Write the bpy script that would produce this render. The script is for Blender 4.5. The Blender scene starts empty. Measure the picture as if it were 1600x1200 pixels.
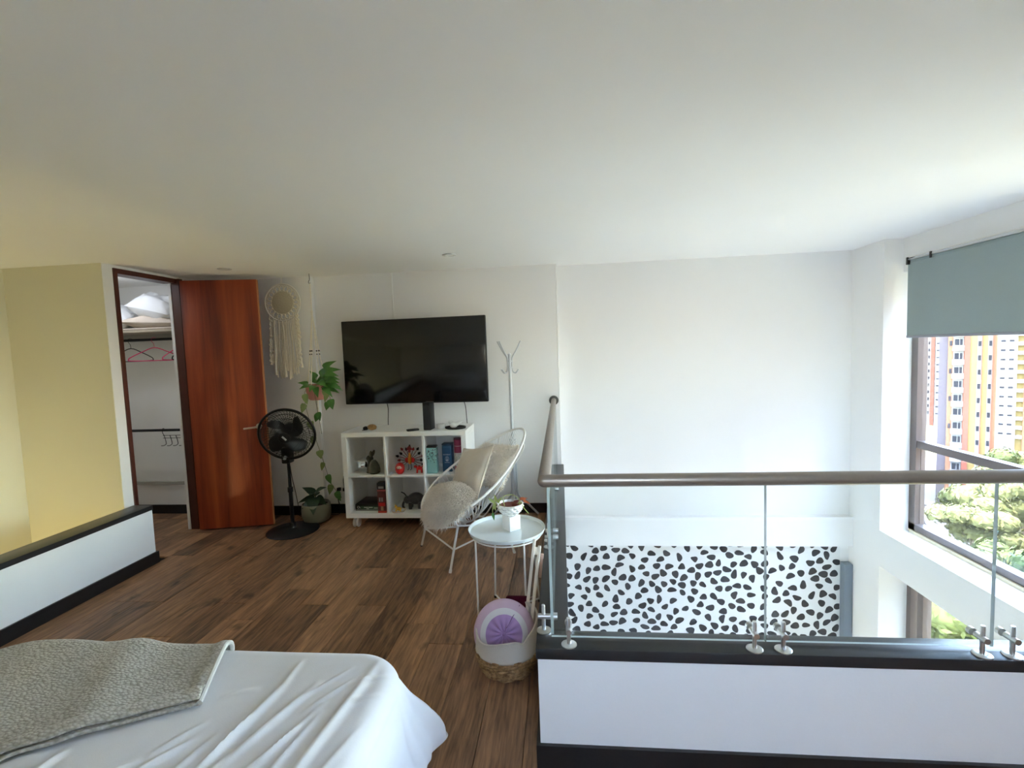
import bpy, bmesh, math, random
from mathutils import Vector, Matrix, noise
random.seed(7)
PI = math.pi
scene = bpy.context.scene
COL = scene.collection

# ------------------------------------------------------------------ camera
cam_d = bpy.data.cameras.new('camera')
cam_d.sensor_width = 36.0
cam_d.lens = 758.4234 / 1600.0 * 36.0
cam_d.clip_end = 2000
cam = bpy.data.objects.new('camera', cam_d)
COL.objects.link(cam)
cam.matrix_world = Matrix((
    (0.99444359, 0.02954398, 0.10104009, 0.0),
    (0.09862434, 0.07417526, -0.99235642, 0.0),
    (-0.03681283, 0.9968075, 0.07084936, 1.5),
    (0, 0, 0, 1)))
scene.camera = cam

# ------------------------------------------------------------------ world, sun, exposure
world = bpy.data.worlds.new('daylight')
scene.world = world
world.use_nodes = True
wn = world.node_tree
for n in list(wn.nodes): wn.nodes.remove(n)
w_out = wn.nodes.new('ShaderNodeOutputWorld')
w_bg = wn.nodes.new('ShaderNodeBackground')
w_sky = wn.nodes.new('ShaderNodeTexSky')
w_sky.sky_type = 'NISHITA'
w_sky.sun_disc = False
w_sky.sun_elevation = math.radians(74)
w_sky.sun_rotation = math.radians(215)
w_sky.altitude = 1500
w_sky.air_density = 1.2
w_sky.dust_density = 4.0
w_bg.inputs['Strength'].default_value = 0.9
w_tint = wn.nodes.new('ShaderNodeMix'); w_tint.data_type = 'RGBA'; w_tint.blend_type = 'MULTIPLY'
w_tint.inputs[0].default_value = 1.0; w_tint.inputs[7].default_value = (1.11, 1.0, 0.88, 1)
wn.links.new(w_sky.outputs[0], w_tint.inputs[6])
wn.links.new(w_tint.outputs[2], w_bg.inputs['Color'])
wn.links.new(w_bg.outputs[0], w_out.inputs['Surface'])

sun_d = bpy.data.lights.new('sun', 'SUN')
sun_d.energy = 1.2
sun_d.angle = math.radians(1.5)
sun_d.color = (1.0, 0.95, 0.86)
sun = bpy.data.objects.new('sun', sun_d)
COL.objects.link(sun)
sun.rotation_euler = Vector((0.27, 0.02, -0.963)).to_track_quat('-Z', 'Y').to_euler()

vs = scene.view_settings
vs.view_transform = 'Standard'
vs.look = 'None'
vs.gamma = 1.0
vs.use_curve_mapping = False
vs.exposure = 3.12
scene.display_settings.display_device = 'sRGB'
scene.cycles.use_denoising = True
scene.cycles.max_bounces = 11
scene.cycles.diffuse_bounces = 8
scene.cycles.glossy_bounces = 5
scene.cycles.transparent_max_bounces = 24
scene.cycles.transmission_bounces = 8
scene.cycles.sample_clamp_indirect = 12.0

# ------------------------------------------------------------------ helpers
def lin(c):
    c = c / 255.0
    return c / 12.92 if c <= 0.04045 else ((c + 0.055) / 1.055) ** 2.4

def S(r, g, b, k=1.0):
    return tuple(min(0.92, lin(x) * k) for x in (r, g, b)) + (1.0,)

MATS = {}
def mat(name, color, rough=0.6, metal=0.0, noise_amt=0.0, noise_scale=8.0, bump=0.0, bump_scale=60.0,
        spec=0.5, emit=None, emit_s=0.0, sheen=0.0, stretch=(1, 1, 1), transl=None):
    if name in MATS: return MATS[name]
    m = bpy.data.materials.new(name)
    m.use_nodes = True
    nt = m.node_tree
    b = nt.nodes['Principled BSDF']
    b.inputs['Base Color'].default_value = color
    b.inputs['Roughness'].default_value = rough
    b.inputs['Metallic'].default_value = metal
    b.inputs['Specular IOR Level'].default_value = spec
    if sheen: b.inputs['Sheen Weight'].default_value = sheen
    if emit:
        b.inputs['Emission Color'].default_value = emit
        b.inputs['Emission Strength'].default_value = emit_s
    if noise_amt or bump:
        tc = nt.nodes.new('ShaderNodeTexCoord')
        mp = nt.nodes.new('ShaderNodeMapping')
        mp.inputs['Scale'].default_value = stretch
        nt.links.new(tc.outputs['Object'], mp.inputs['Vector'])
    if noise_amt:
        nz = nt.nodes.new('ShaderNodeTexNoise')
        nz.inputs['Scale'].default_value = noise_scale
        nz.inputs['Detail'].default_value = 5
        nt.links.new(mp.outputs[0], nz.inputs['Vector'])
        mx = nt.nodes.new('ShaderNodeMix'); mx.data_type = 'RGBA'
        lo = tuple(max(0, c * (1 - noise_amt)) for c in color[:3]) + (1,)
        hi = tuple(min(1, c * (1 + noise_amt)) for c in color[:3]) + (1,)
        mx.inputs[6].default_value = lo; mx.inputs[7].default_value = hi
        nt.links.new(nz.outputs['Fac'], mx.inputs[0])
        nt.links.new(mx.outputs[2], b.inputs['Base Color'])
    if bump:
        nb = nt.nodes.new('ShaderNodeTexNoise')
        nb.inputs['Scale'].default_value = bump_scale
        nb.inputs['Detail'].default_value = 4
        nt.links.new(mp.outputs[0], nb.inputs['Vector'])
        bp = nt.nodes.new('ShaderNodeBump')
        bp.inputs['Strength'].default_value = bump
        bp.inputs['Distance'].default_value = 0.01
        nt.links.new(nb.outputs['Fac'], bp.inputs['Height'])
        nt.links.new(bp.outputs[0], b.inputs['Normal'])
    MATS[name] = m
    return m

class MB:
    def __init__(self): self.v = []; self.f = []; self.s = []
    def add(self, vs, fs, smooth=False):
        o = len(self.v)
        self.v += [tuple(p) for p in vs]
        for f in fs:
            self.f.append(tuple(i + o for i in f)); self.s.append(smooth)
        return self
    def box(self, x0, x1, y0, y1, z0, z1):
        vs = [(x0,y0,z0),(x1,y0,z0),(x1,y1,z0),(x0,y1,z0),(x0,y0,z1),(x1,y0,z1),(x1,y1,z1),(x0,y1,z1)]
        return self.add(vs, [(0,3,2,1),(4,5,6,7),(0,1,5,4),(1,2,6,5),(2,3,7,6),(3,0,4,7)])
    def rbox(self, x0, x1, y0, y1, z0, z1, r=0.004, seg=2):
        bm = bmesh.new()
        bmesh.ops.create_cube(bm, size=1.0)
        for v in bm.verts:
            v.co = Vector(((x0+x1)/2 + v.co.x*(x1-x0), (y0+y1)/2 + v.co.y*(y1-y0), (z0+z1)/2 + v.co.z*(z1-z0)))
        bmesh.ops.bevel(bm, geom=list(bm.edges), offset=r, segments=seg, affect='EDGES', profile=0.5)
        bm.verts.index_update()
        self.add([v.co for v in bm.verts], [[v.index for v in f.verts] for f in bm.faces], True)
        bm.free(); return self
    def tube(self, pts, r, n=8, closed=False, caps=True):
        pts = [Vector(p) for p in pts]
        m = len(pts)
        rr = r if isinstance(r, (list, tuple)) else [r]*m
        prev = None; rings = []
        for i, p in enumerate(pts):
            if closed: t = pts[(i+1) % m] - pts[i-1]
            else: t = pts[min(i+1, m-1)] - pts[max(i-1, 0)]
            if t.length < 1e-9: t = Vector((0,0,1))
            t.normalize()
            if prev is None:
                a = Vector((0,0,1)) if abs(t.z) < 0.9 else Vector((1,0,0))
                u = t.cross(a).normalized()
            else:
                u = prev - t * prev.dot(t)
                if u.length < 1e-6: u = t.orthogonal()
                u.normalize()
            prev = u; w = t.cross(u)
            rings.append([p + (u*math.cos(2*PI*k/n) + w*math.sin(2*PI*k/n))*rr[i] for k in range(n)])
        vs = [q for ring in rings for q in ring]; fs = []
        for i in range(m if closed else m-1):
            j = (i+1) % m
            for k in range(n):
                k2 = (k+1) % n
                fs.append((i*n+k, i*n+k2, j*n+k2, j*n+k))
        if caps and not closed:
            fs.append(tuple(range(n))[::-1]); fs.append(tuple((m-1)*n+k for k in range(n)))
        return self.add(vs, fs, True)
    def lathe(self, prof, n=32, center=(0,0,0), axis='Z', close=True, fn=None):
        vs = []; fs = []
        for (r, z) in prof:
            for k in range(n):
                a = 2*PI*k/n
                q = r if fn is None else fn(r, z, a)
                p = (q*math.cos(a), q*math.sin(a), z)
                if axis == 'Y': p = (p[0], p[2], p[1])
                if axis == 'X': p = (p[2], p[0], p[1])
                vs.append((p[0]+center[0], p[1]+center[1], p[2]+center[2]))
        m = len(prof)
        for i in range(m-1):
            for k in range(n):
                k2 = (k+1) % n
                f = (i*n+k, i*n+k2, (i+1)*n+k2, (i+1)*n+k)
                fs.append(f[::-1] if axis == 'Y' else f)
        if close:
            if prof[0][0] > 1e-5: fs.append(tuple(range(n))[::-1])
            if prof[-1][0] > 1e-5: fs.append(tuple((m-1)*n+k for k in range(n)))
        return self.add(vs, fs, True)
    def ball(self, c, r, sub=2, sc=(1,1,1), fn=None):
        bm = bmesh.new()
        bmesh.ops.create_icosphere(bm, subdivisions=sub, radius=1.0)
        vs = []
        for v in bm.verts:
            k = 1.0 if fn is None else fn(v.co)
            vs.append((c[0]+v.co.x*r*sc[0]*k, c[1]+v.co.y*r*sc[1]*k, c[2]+v.co.z*r*sc[2]*k))
        bm.verts.index_update()
        self.add(vs, [[v.index for v in f.verts] for f in bm.faces], True); bm.free(); return self
    def disc(self, c, r, nrm=(0,0,1), n=24, h=0.004):
        nrm = Vector(nrm).normalized()
        u = nrm.orthogonal().normalized(); w = nrm.cross(u); c = Vector(c)
        a = [c + (u*math.cos(2*PI*k/n)+w*math.sin(2*PI*k/n))*r for k in range(n)]
        b = [p + nrm*h for p in a]
        fs = [tuple(range(n))[::-1], tuple(range(n, 2*n))]
        fs += [(k, (k+1) % n, n+(k+1) % n, n+k) for k in range(n)]
        return self.add(a+b, fs)
    def grid(self, fn, nu, nv, closed_u=False, smooth=True):
        vs = [fn(i/(nu if closed_u else nu-1), j/(nv-1)) for j in range(nv) for i in range(nu)]
        fs = []
        for j in range(nv-1):
            for i in range(nu if closed_u else nu-1):
                i2 = (i+1) % nu
                fs.append((j*nu+i, j*nu+i2, (j+1)*nu+i2, (j+1)*nu+i))
        return self.add(vs, fs, smooth)
    def leaf(self, base, d, up, L, W, fold=0.25, droop=0.3):
        base = Vector(base); d = Vector(d).normalized(); up = Vector(up)
        s = d.cross(up)
        if s.length < 1e-4: s = d.orthogonal()
        s.normalize(); up = s.cross(d).normalized()
        prof = [(0.0, 0.0), (0.08, 0.42), (0.25, 0.5), (0.5, 0.42), (0.75, 0.22), (1.0, 0.0)]
        vs = []
        for t, w in prof:
            mid = base + d*L*t - up*(L*droop*t*t)
            vs += [mid + s*W*w + up*(W*w*fold), mid, mid - s*W*w + up*(W*w*fold)]
        fs = []
        for i in range(len(prof)-1):
            a = i*3
            fs += [(a, a+1, a+4, a+3), (a+1, a+2, a+5, a+4)]
        return self.add(vs, fs, True)
    def xf(self, M):
        self.v = [tuple(M @ Vector(p)) for p in self.v]; return self
    def mesh(self, name):
        me = bpy.data.meshes.new(name)
        me.from_pydata(self.v, [], self.f)
        me.polygons.foreach_set('use_smooth', self.s)
        me.update()
        if any(self.s) :
            try: me.set_sharp_from_angle(angle=math.radians(42))
            except Exception: pass
        return me

def part(name, mb, m, parent=None, label=None, kind=None, loc=None, rot=None):
    me = mb if isinstance(mb, bpy.types.Mesh) else mb.mesh(name)
    if m is not None and len(me.materials) == 0: me.materials.append(m)
    o = bpy.data.objects.new(name, me)
    COL.objects.link(o)
    if parent is not None: o.parent = parent
    if loc is not None: o.location = loc
    if rot is not None: o.rotation_euler = rot
    if label: o['label'] = label
    if kind: o['kind'] = kind
    return o

def tag(o, label, cat, group=None):
    o['label'] = label; o['category'] = cat
    if group: o['group'] = group
    return o

def thing(name, label, cat, loc=(0,0,0), rotz=0.0, group=None, rot=None):
    o = bpy.data.objects.new(name, None)
    o.empty_display_size = 0.05
    COL.objects.link(o)
    o.location = loc
    o.rotation_euler = rot if rot else (0, 0, rotz)
    return tag(o, label, cat, group)

def struct(name, mb, m, label, parent=None):
    o = part(name, mb, m, parent)
    o['kind'] = 'structure'; o['label'] = label
    return o

def text(name, body, size, m, parent, loc, rot, extr=0.0004, align='CENTER'):
    cu = bpy.data.curves.new(name, 'FONT')
    cu.body = body; cu.size = size; cu.extrude = extr
    cu.align_x = align; cu.align_y = 'CENTER'
    tmp = bpy.data.objects.new('tmp', cu)
    COL.objects.link(tmp)
    bpy.context.view_layer.update()
    me = bpy.data.meshes.new_from_object(tmp.evaluated_get(bpy.context.evaluated_depsgraph_get()))
    bpy.data.objects.remove(tmp); bpy.data.curves.remove(cu)
    me.materials.clear(); me.materials.append(m)
    o = bpy.data.objects.new(name, me)
    COL.objects.link(o)
    o.parent = parent; o.location = loc; o.rotation_euler = rot
    return o

def smoothstep(a, b, x):
    t = max(0.0, min(1.0, (x-a)/(b-a))); return t*t*(3-2*t)

def bez(p0, p1, p2, n=10):
    p0, p1, p2 = Vector(p0), Vector(p1), Vector(p2)
    return [p0*(1-t)**2 + p1*2*t*(1-t) + p2*t*t for t in [i/(n-1) for i in range(n)]]

def catmull(pts, n=6, closed=False):
    P = [Vector(p) for p in pts]; m = len(P); out = []
    for i in range(m if closed else m-1):
        p0 = P[i-1] if (closed or i > 0) else P[0]
        p1 = P[i]; p2 = P[(i+1) % m]
        p3 = P[(i+2) % m] if (closed or i+2 < m) else P[-1]
        for k in range(n):
            t = k/n
            out.append(0.5*((2*p1) + (p2-p0)*t + (2*p0-5*p1+4*p2-p3)*t*t + (3*p1-p0-3*p2+p3)*t**3))
    if not closed: out.append(P[-1])
    return out

# ------------------------------------------------------------------ materials
M_WALL = mat('white_wall_paint', (0.84, 0.835, 0.825, 1), 0.7, noise_amt=0.015, noise_scale=2.0, bump=0.04, bump_scale=90, spec=0.25)
M_CEIL = mat('ceiling_paint', (0.90, 0.89, 0.87, 1), 0.8, noise_amt=0.012, noise_scale=1.5, spec=0.2)
M_YELLOW = mat('stair_cream_paint', (0.70, 0.67, 0.52, 1), 0.75, noise_amt=0.02, noise_scale=1.5, spec=0.2)
M_BLACKTRIM = mat('black_brown_trim', (0.012, 0.011, 0.012, 1), 0.32, noise_amt=0.3, noise_scale=18, stretch=(6, 1, 6), spec=0.5)
M_CAP = mat('black_cap_laminate', (0.020, 0.020, 0.022, 1), 0.34, noise_amt=0.2, noise_scale=30, spec=0.5)
M_WHITE = mat('white_lacquer', (0.86, 0.86, 0.84, 1), 0.4, spec=0.4)
M_WHITEMETAL = mat('white_powder_metal', (0.80, 0.78, 0.74, 1), 0.35, spec=0.5)
M_GREYMETAL = mat('pale_grey_metal', (0.55, 0.57, 0.60, 1), 0.35, metal=0.3, spec=0.5)
M_STEEL = mat('brushed_steel', (0.62, 0.62, 0.62, 1), 0.28, metal=1.0, noise_amt=0.08, noise_scale=60, stretch=(1, 1, 20))
M_BRONZE = mat('bronze_handrail_metal', (0.25, 0.21, 0.18, 1), 0.36, metal=0.6, noise_amt=0.1, noise_scale=40, stretch=(1, 1, 1))
M_FRAME = mat('bronze_window_aluminium', (0.17, 0.145, 0.135, 1), 0.4, metal=0.4)
M_BLACK = mat('black_plastic', (0.007, 0.007, 0.008, 1), 0.42, spec=0.35)
M_BLACKMATTE = mat('black_matte', (0.012, 0.012, 0.012, 1), 0.7, spec=0.3)
M_SCREEN = mat('tv_glass', (0.006, 0.006, 0.007, 1), 0.12, spec=0.5)
M_CORD = mat('black_cord', (0.012, 0.012, 0.012, 1), 0.5)
M_BLIND = mat('grey_blind_fabric', S(150, 163, 163, 0.95), 0.85, noise_amt=0.03, noise_scale=120, spec=0.15)
M_GREYPOST = mat('grey_panel', S(120, 132, 145), 0.55)
M_SHEET = mat('white_cotton', (0.78, 0.80, 0.86, 1), 0.85, noise_amt=0.02, noise_scale=40, bump=0.05, bump_scale=300, spec=0.15, sheen=0.1)
M_LINENW = mat('white_pillow_cotton', (0.74, 0.75, 0.76, 1), 0.85, spec=0.15, bump=0.15, bump_scale=14)
M_LINENB = mat('beige_pillow_cotton', (0.58, 0.50, 0.42, 1), 0.85, spec=0.15, bump=0.15, bump_scale=14)
M_CREAM = mat('cream_cotton_cord', (0.85, 0.79, 0.66, 1), 0.9, spec=0.1, noise_amt=0.12, noise_scale=60)
M_FUR = mat('cream_sheepskin', (0.72, 0.65, 0.56, 1), 0.95, spec=0.1, noise_amt=0.22, noise_scale=9)
M_VELVET = mat('beige_velvet', (0.56, 0.48, 0.38, 1), 0.8, spec=0.15, sheen=0.35, noise_amt=0.06, noise_scale=6)
M_LEAF = mat('pothos_leaf', (0.065, 0.20, 0.035, 1), 0.4, noise_amt=0.55, noise_scale=14, spec=0.45)
M_LEAFPALE = mat('pothos_pale_leaf', (0.22, 0.30, 0.10, 1), 0.45, noise_amt=0.4, noise_scale=20)
M_LEAFDARK = mat('dark_leaf', (0.018, 0.045, 0.018, 1), 0.4, noise_amt=0.3, noise_scale=20)
M_STEM = mat('green_brown_stem', (0.12, 0.13, 0.05, 1), 0.6)
M_PINKPOT = mat('terracotta_pink_pot', (0.60, 0.26, 0.21, 1), 0.6, noise_amt=0.12, noise_scale=12)
M_OLIVEPOT = mat('olive_grey_ceramic', (0.20, 0.20, 0.145, 1), 0.35, noise_amt=0.1, noise_scale=8)
M_SOIL = mat('dark_soil', (0.02, 0.014, 0.010, 1), 0.95, bump=0.6, bump_scale=90)
M_GOLD = mat('gold_metal', (0.75, 0.45, 0.08, 1), 0.3, metal=0.9)
M_RED = mat('red_glaze', (0.55, 0.012, 0.012, 1), 0.35)
M_DARKRED = mat('dark_red_enamel', (0.22, 0.01, 0.015, 1), 0.4)
M_BUNNY = mat('dark_olive_bunny', (0.050, 0.047, 0.030, 1), 0.6, noise_amt=0.15, noise_scale=30)

def wood_door():
    m = bpy.data.materials.new('red_wood_veneer'); m.use_nodes = True
    nt = m.node_tree; b = nt.nodes['Principled BSDF']
    tc = nt.nodes.new('ShaderNodeTexCoord'); mp = nt.nodes.new('ShaderNodeMapping')
    mp.inputs['Scale'].default_value = (6, 6, 0.45)
    n1 = nt.nodes.new('ShaderNodeTexNoise'); n1.inputs['Scale'].default_value = 1.6; n1.inputs['Detail'].default_value = 6
    n1.inputs['Distortion'].default_value = 0.4
    mp2 = nt.nodes.new('ShaderNodeMapping'); mp2.inputs['Scale'].default_value = (70, 70, 2.2)
    n2 = nt.nodes.new('ShaderNodeTexNoise'); n2.inputs['Scale'].default_value = 1.5; n2.inputs['Detail'].default_value = 4
    cr = nt.nodes.new('ShaderNodeValToRGB')
    cr.color_ramp.elements[0].position = 0.28; cr.color_ramp.elements[0].color = (0.115, 0.014, 0.005, 1)
    cr.color_ramp.elements[1].position = 0.75; cr.color_ramp.elements[1].color = (0.46, 0.095, 0.026, 1)
    e = cr.color_ramp.elements.new(0.5); e.color = (0.27, 0.043, 0.012, 1)
    ad = nt.nodes.new('ShaderNodeMath'); ad.operation = 'MULTIPLY_ADD'; ad.inputs[1].default_value = 0.18
    sb = nt.nodes.new('ShaderNodeMath'); sb.operation = 'SUBTRACT'; sb.inputs[1].default_value = 0.09
    nt.links.new(tc.outputs['Object'], mp.inputs[0]); nt.links.new(tc.outputs['Object'], mp2.inputs[0])
    nt.links.new(mp.outputs[0], n1.inputs['Vector']); nt.links.new(mp2.outputs[0], n2.inputs['Vector'])
    nt.links.new(n2.outputs['Fac'], ad.inputs[0]); nt.links.new(n1.outputs['Fac'], ad.inputs[2])
    nt.links.new(ad.outputs[0], sb.inputs[0]); nt.links.new(sb.outputs[0], cr.inputs[0])
    nt.links.new(cr.outputs[0], b.inputs['Base Color'])
    b.inputs['Roughness'].default_value = 0.42
    return m
M_DOOR = wood_door()
M_JAMB = mat('dark_red_wood_frame', (0.075, 0.016, 0.008, 1), 0.45, noise_amt=0.4, noise_scale=6, stretch=(10, 10, 0.6))

def plank_mat():
    m = bpy.data.materials.new('walnut_plank'); m.use_nodes = True
    nt = m.node_tree; b = nt.nodes['Principled BSDF']
    tc = nt.nodes.new('ShaderNodeTexCoord'); oi = nt.nodes.new('ShaderNodeObjectInfo')
    off = nt.nodes.new('ShaderNodeVectorMath'); off.operation = 'MULTIPLY_ADD'
    cmb = nt.nodes.new('ShaderNodeCombineXYZ')
    for i in range(3): nt.links.new(oi.outputs['Random'], cmb.inputs[i])
    off.inputs[1].default_value = (37.0, 91.0, 13.0)
    nt.links.new(cmb.outputs[0], off.inputs[0]); nt.links.new(tc.outputs['Object'], off.inputs[2])
    def nz(scale, sc, det, dist=0.0):
        mp = nt.nodes.new('ShaderNodeMapping'); mp.inputs['Scale'].default_value = sc
        n = nt.nodes.new('ShaderNodeTexNoise'); n.inputs['Scale'].default_value = scale
        n.inputs['Detail'].default_value = det; n.inputs['Distortion'].default_value = dist
        nt.links.new(off.outputs[0], mp.inputs[0]); nt.links.new(mp.outputs[0], n.inputs['Vector'])
        return n
    g1 = nz(3.0, (6.0, 0.8, 1), 5, 1.2)
    g2 = nz(9.0, (9.0, 0.7, 1), 6, 0.6)
    g3 = nz(5.0, (1.6, 0.9, 1), 3, 0.3)
    cr = nt.nodes.new('ShaderNodeValToRGB')
    el = cr.color_ramp.elements
    el[0].position = 0.25; el[0].color = (0.105, 0.058, 0.036, 1)
    el[1].position = 0.78; el[1].color = (0.54, 0.30, 0.155, 1)
    e = el.new(0.5); e.color = (0.29, 0.158, 0.088, 1)
    a1 = nt.nodes.new('ShaderNodeMath'); a1.operation = 'MULTIPLY_ADD'; a1.inputs[1].default_value = 0.62
    a2 = nt.nodes.new('ShaderNodeMath'); a2.operation = 'MULTIPLY_ADD'; a2.inputs[1].default_value = 0.62
    a3 = nt.nodes.new('ShaderNodeMath'); a3.operation = 'MULTIPLY_ADD'; a3.inputs[1].default_value = 0.24
    a3.inputs[2].default_value = -0.26
    nt.links.new(oi.outputs['Random'], a3.inputs[0])
    nt.links.new(g2.outputs['Fac'], a2.inputs[0]); nt.links.new(a3.outputs[0], a2.inputs[2])
    nt.links.new(g1.outputs['Fac'], a1.inputs[0]); nt.links.new(a2.outputs[0], a1.inputs[2])
    nt.links.new(a1.outputs[0], cr.inputs[0])
    kn = nt.nodes.new('ShaderNodeMapRange'); kn.inputs[1].default_value = 0.60; kn.inputs[2].default_value = 0.72
    kn.inputs[3].default_value = 1.0; kn.inputs[4].default_value = 0.35
    nt.links.new(g3.outputs['Fac'], kn.inputs[0])
    mx = nt.nodes.new('ShaderNodeMix'); mx.data_type = 'RGBA'; mx.blend_type = 'MULTIPLY'; mx.inputs[0].default_value = 1.0
    nt.links.new(cr.outputs[0], mx.inputs[6]); nt.links.new(kn.outputs[0], mx.inputs[7])
    nt.links.new(mx.outputs[2], b.inputs['Base Color'])
    b.inputs['Roughness'].default_value = 0.42
    b.inputs['Specular IOR Level'].default_value = 0.35
    bp = nt.nodes.new('ShaderNodeBump'); bp.inputs['Strength'].default_value = 0.12; bp.inputs['Distance'].default_value = 0.003
    nt.links.new(g2.outputs['Fac'], bp.inputs['Height']); nt.links.new(bp.outputs[0], b.inputs['Normal'])
    return m
M_PLANK = plank_mat()

def glass_mat(name, tint, refl=0.06):
    m = bpy.data.materials.new(name); m.use_nodes = True
    nt = m.node_tree
    for n in list(nt.nodes): nt.nodes.remove(n)
    o = nt.nodes.new('ShaderNodeOutputMaterial'); mx = nt.nodes.new('ShaderNodeMixShader')
    tr = nt.nodes.new('ShaderNodeBsdfTransparent'); gl = nt.nodes.new('ShaderNodeBsdfGlossy')
    tr.inputs['Color'].default_value = tint; gl.inputs['Roughness'].default_value = 0.02
    fr = nt.nodes.new('ShaderNodeLayerWeight'); fr.inputs['Blend'].default_value = 0.5
    pw = nt.nodes.new('ShaderNodeMath'); pw.operation = 'POWER'; pw.inputs[1].default_value = 5.0
    mu = nt.nodes.new('ShaderNodeMath'); mu.operation = 'MULTIPLY_ADD'; mu.inputs[1].default_value = 0.7; mu.inputs[2].default_value = refl
    mu.use_clamp = True
    nt.links.new(fr.outputs['Facing'], pw.inputs[0]); nt.links.new(pw.outputs[0], mu.inputs[0]); nt.links.new(mu.outputs[0], mx.inputs[0])
    nt.links.new(tr.outputs[0], mx.inputs[1]); nt.links.new(gl.outputs[0], mx.inputs[2])
    nt.links.new(mx.outputs[0], o.inputs['Surface'])
    return m
M_GLASS = glass_mat('window_glass', (0.97, 0.98, 0.98, 1), 0.03)
M_RAILGLASS = glass_mat('railing_glass', (0.965, 0.985, 0.98, 1), 0.035)
M_GLASSEDGE = mat('green_glass_edge', (0.44, 0.50, 0.50, 1), 0.15, spec=0.6)

# ------------------------------------------------------------------ room dimensions
ZC = 2.238          # loft ceiling
YB = 4.366          # back wall
YV = 4.478          # back wall of the void
XR = 2.503          # inner face of the window wall
YJ = 4.066          # window jamb
ZL = -2.75          # lower floor
YR = -0.75          # wall behind the bed head
YW = 1.66           # near end of the windows
XP = -3.067         # stair parapet face
XC = -3.30          # closet wall
YS = 3.27           # stair end wall
XS = -4.11          # stair side wall

# floor: base slab + planks
fb = MB()
fb.box(-4.70, XP-0.001, YS+0.10, 4.70, -0.28, -0.015)
fb.box(XP-0.14, 0.0, YR-0.2, 4.60, -0.28, -0.015)
fb.box(0.0, 2.80, YR-0.2, 1.755, -0.28, -0.015)
floor = struct('floor', fb, mat('subfloor', (0.02, 0.014, 0.010, 1), 0.9), 'dark walnut plank floor of the loft')
_pl = {}
def plank(x0, y0, y1):
    L = round(y1-y0, 3)
    if L not in _pl:
        mb = MB()
        w = 0.178; c = 0.0012
        vs = [(0,0,-0.014),(w,0,-0.014),(w,L,-0.014),(0,L,-0.014),(0,0,-c),(w,0,-c),(w,L,-c),(0,L,-c),
              (c,c,0),(w-c,c,0),(w-c,L-c,0),(c,L-c,0)]
        mb.add(vs, [(0,1,5,4),(1,2,6,5),(2,3,7,6),(3,0,4,7),(4,5,9,8),(5,6,10,9),(6,7,11,10),(7,4,8,11),(8,9,10,11)])
        _pl[L] = mb.mesh('plank'); _pl[L].materials.append(M_PLANK)
    part('plank', _pl[L], None, floor, loc=(x0, y0, 0))
rp = random.Random(3)
def row(x0, ya, yb):
    y = ya; L = rp.choice([0.30, 0.48, 0.66, 0.84, 1.02, 1.20])
    while y < yb - 0.02:
        e = min(yb, y+L)
        if yb - e < 0.12: e = yb
        plank(x0, y, e-0.0015)
        y = e; L = 1.22
for i in range(17): row(-3.06 + 0.18*i, YR, YB)
for i in range(9): row(-4.68 + 0.18*i, YS+0.10, YB)
for i in range(14): row(0.18*i, YR, 1.70)

# walls
wb = MB()
wb.box(-4.75, -3.35, 4.37, 4.75, -0.02, ZC)
wb.box(-3.35, -2.265, 4.315, 4.75, -0.02, ZC)
wb.box(-2.265, -0.018, YB, 4.75, ZL, ZC)
struct('wall_back', wb, M_WALL, 'white plaster wall behind the television')
bead = MB().rbox(-0.026, -0.016, YB-0.002, YV, 0.0, ZC, 0.003)
struct('trim_1', bead, M_WHITE, 'thin white corner bead where the wall meets the void')
wv = MB().box(-0.018, 2.79, YV, 4.75, ZL, ZC)
struct('wall_void', wv, M_WALL, 'bright white double height wall beside the window')
beam = MB().box(-0.02, XR, 4.415, YV, -0.335, -0.070)
struct('trim_2', beam, M_WALL, 'white slab edge band above the spotted wallpaper')
# closet wall with door opening
wc = MB()
wc.box(XC-0.10, XC, YS+0.003, 3.355, -0.02, ZC)
wc.box(XC-0.10, XC, 3.355, 3.985, 2.215, ZC)
wc.box(-3.362, XC, 3.985, 4.37, -0.02, ZC)
wc.box(-3.362, -3.337, 3.936, 3.985, -0.02, 2.215)
struct('wall_closet', wc, M_WALL, 'white wall around the closet doorway')
ws = MB().box(-4.75, XC-0.004, YS, YS+0.10, ZL, ZC)
struct('wall_stair', ws, M_YELLOW, 'cream yellow wall at the end of the stairwell')
wl = MB().box(-4.30, XS, YR-0.2, YS, ZL, ZC)
struct('wall_left', wl, M_YELLOW, 'yellow lit wall along the stairwell')
wcl = MB().box(-4.75, -4.62, YS+0.1, 4.70, -0.02, ZC)
struct('wall_closet_end', wcl, M_WALL, 'white end wall inside the closet')
RX0, RX1, RZ0, RZ1 = 0.05, 0.75, 1.15, 2.12      # opening of an unseen window added to balance the daylight
wr = MB().box(-4.30, RX0, YR-0.2, YR, ZL, ZC)
wr.box(RX1, 2.95, YR-0.2, YR, ZL, ZC); wr.box(RX0, RX1, YR-0.2, YR, ZL, RZ0); wr.box(RX0, RX1, YR-0.2, YR, RZ1, ZC)
struct('wall_rear', wr, M_WALL, 'white wall behind the bed head')
ce = MB().box(-4.80, 2.95, YR-0.2, 4.80, ZC, ZC+0.25)
struct('ceiling', ce, M_CEIL, 'smooth off white plaster ceiling')
lf = MB().box(-4.30, 2.95, YR-0.2, 4.75, ZL-0.2, ZL)
struct('floor_lower', lf, mat('lower_floor_tile', (0.45, 0.43, 0.40, 1), 0.4), 'pale floor of the room below')
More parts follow.
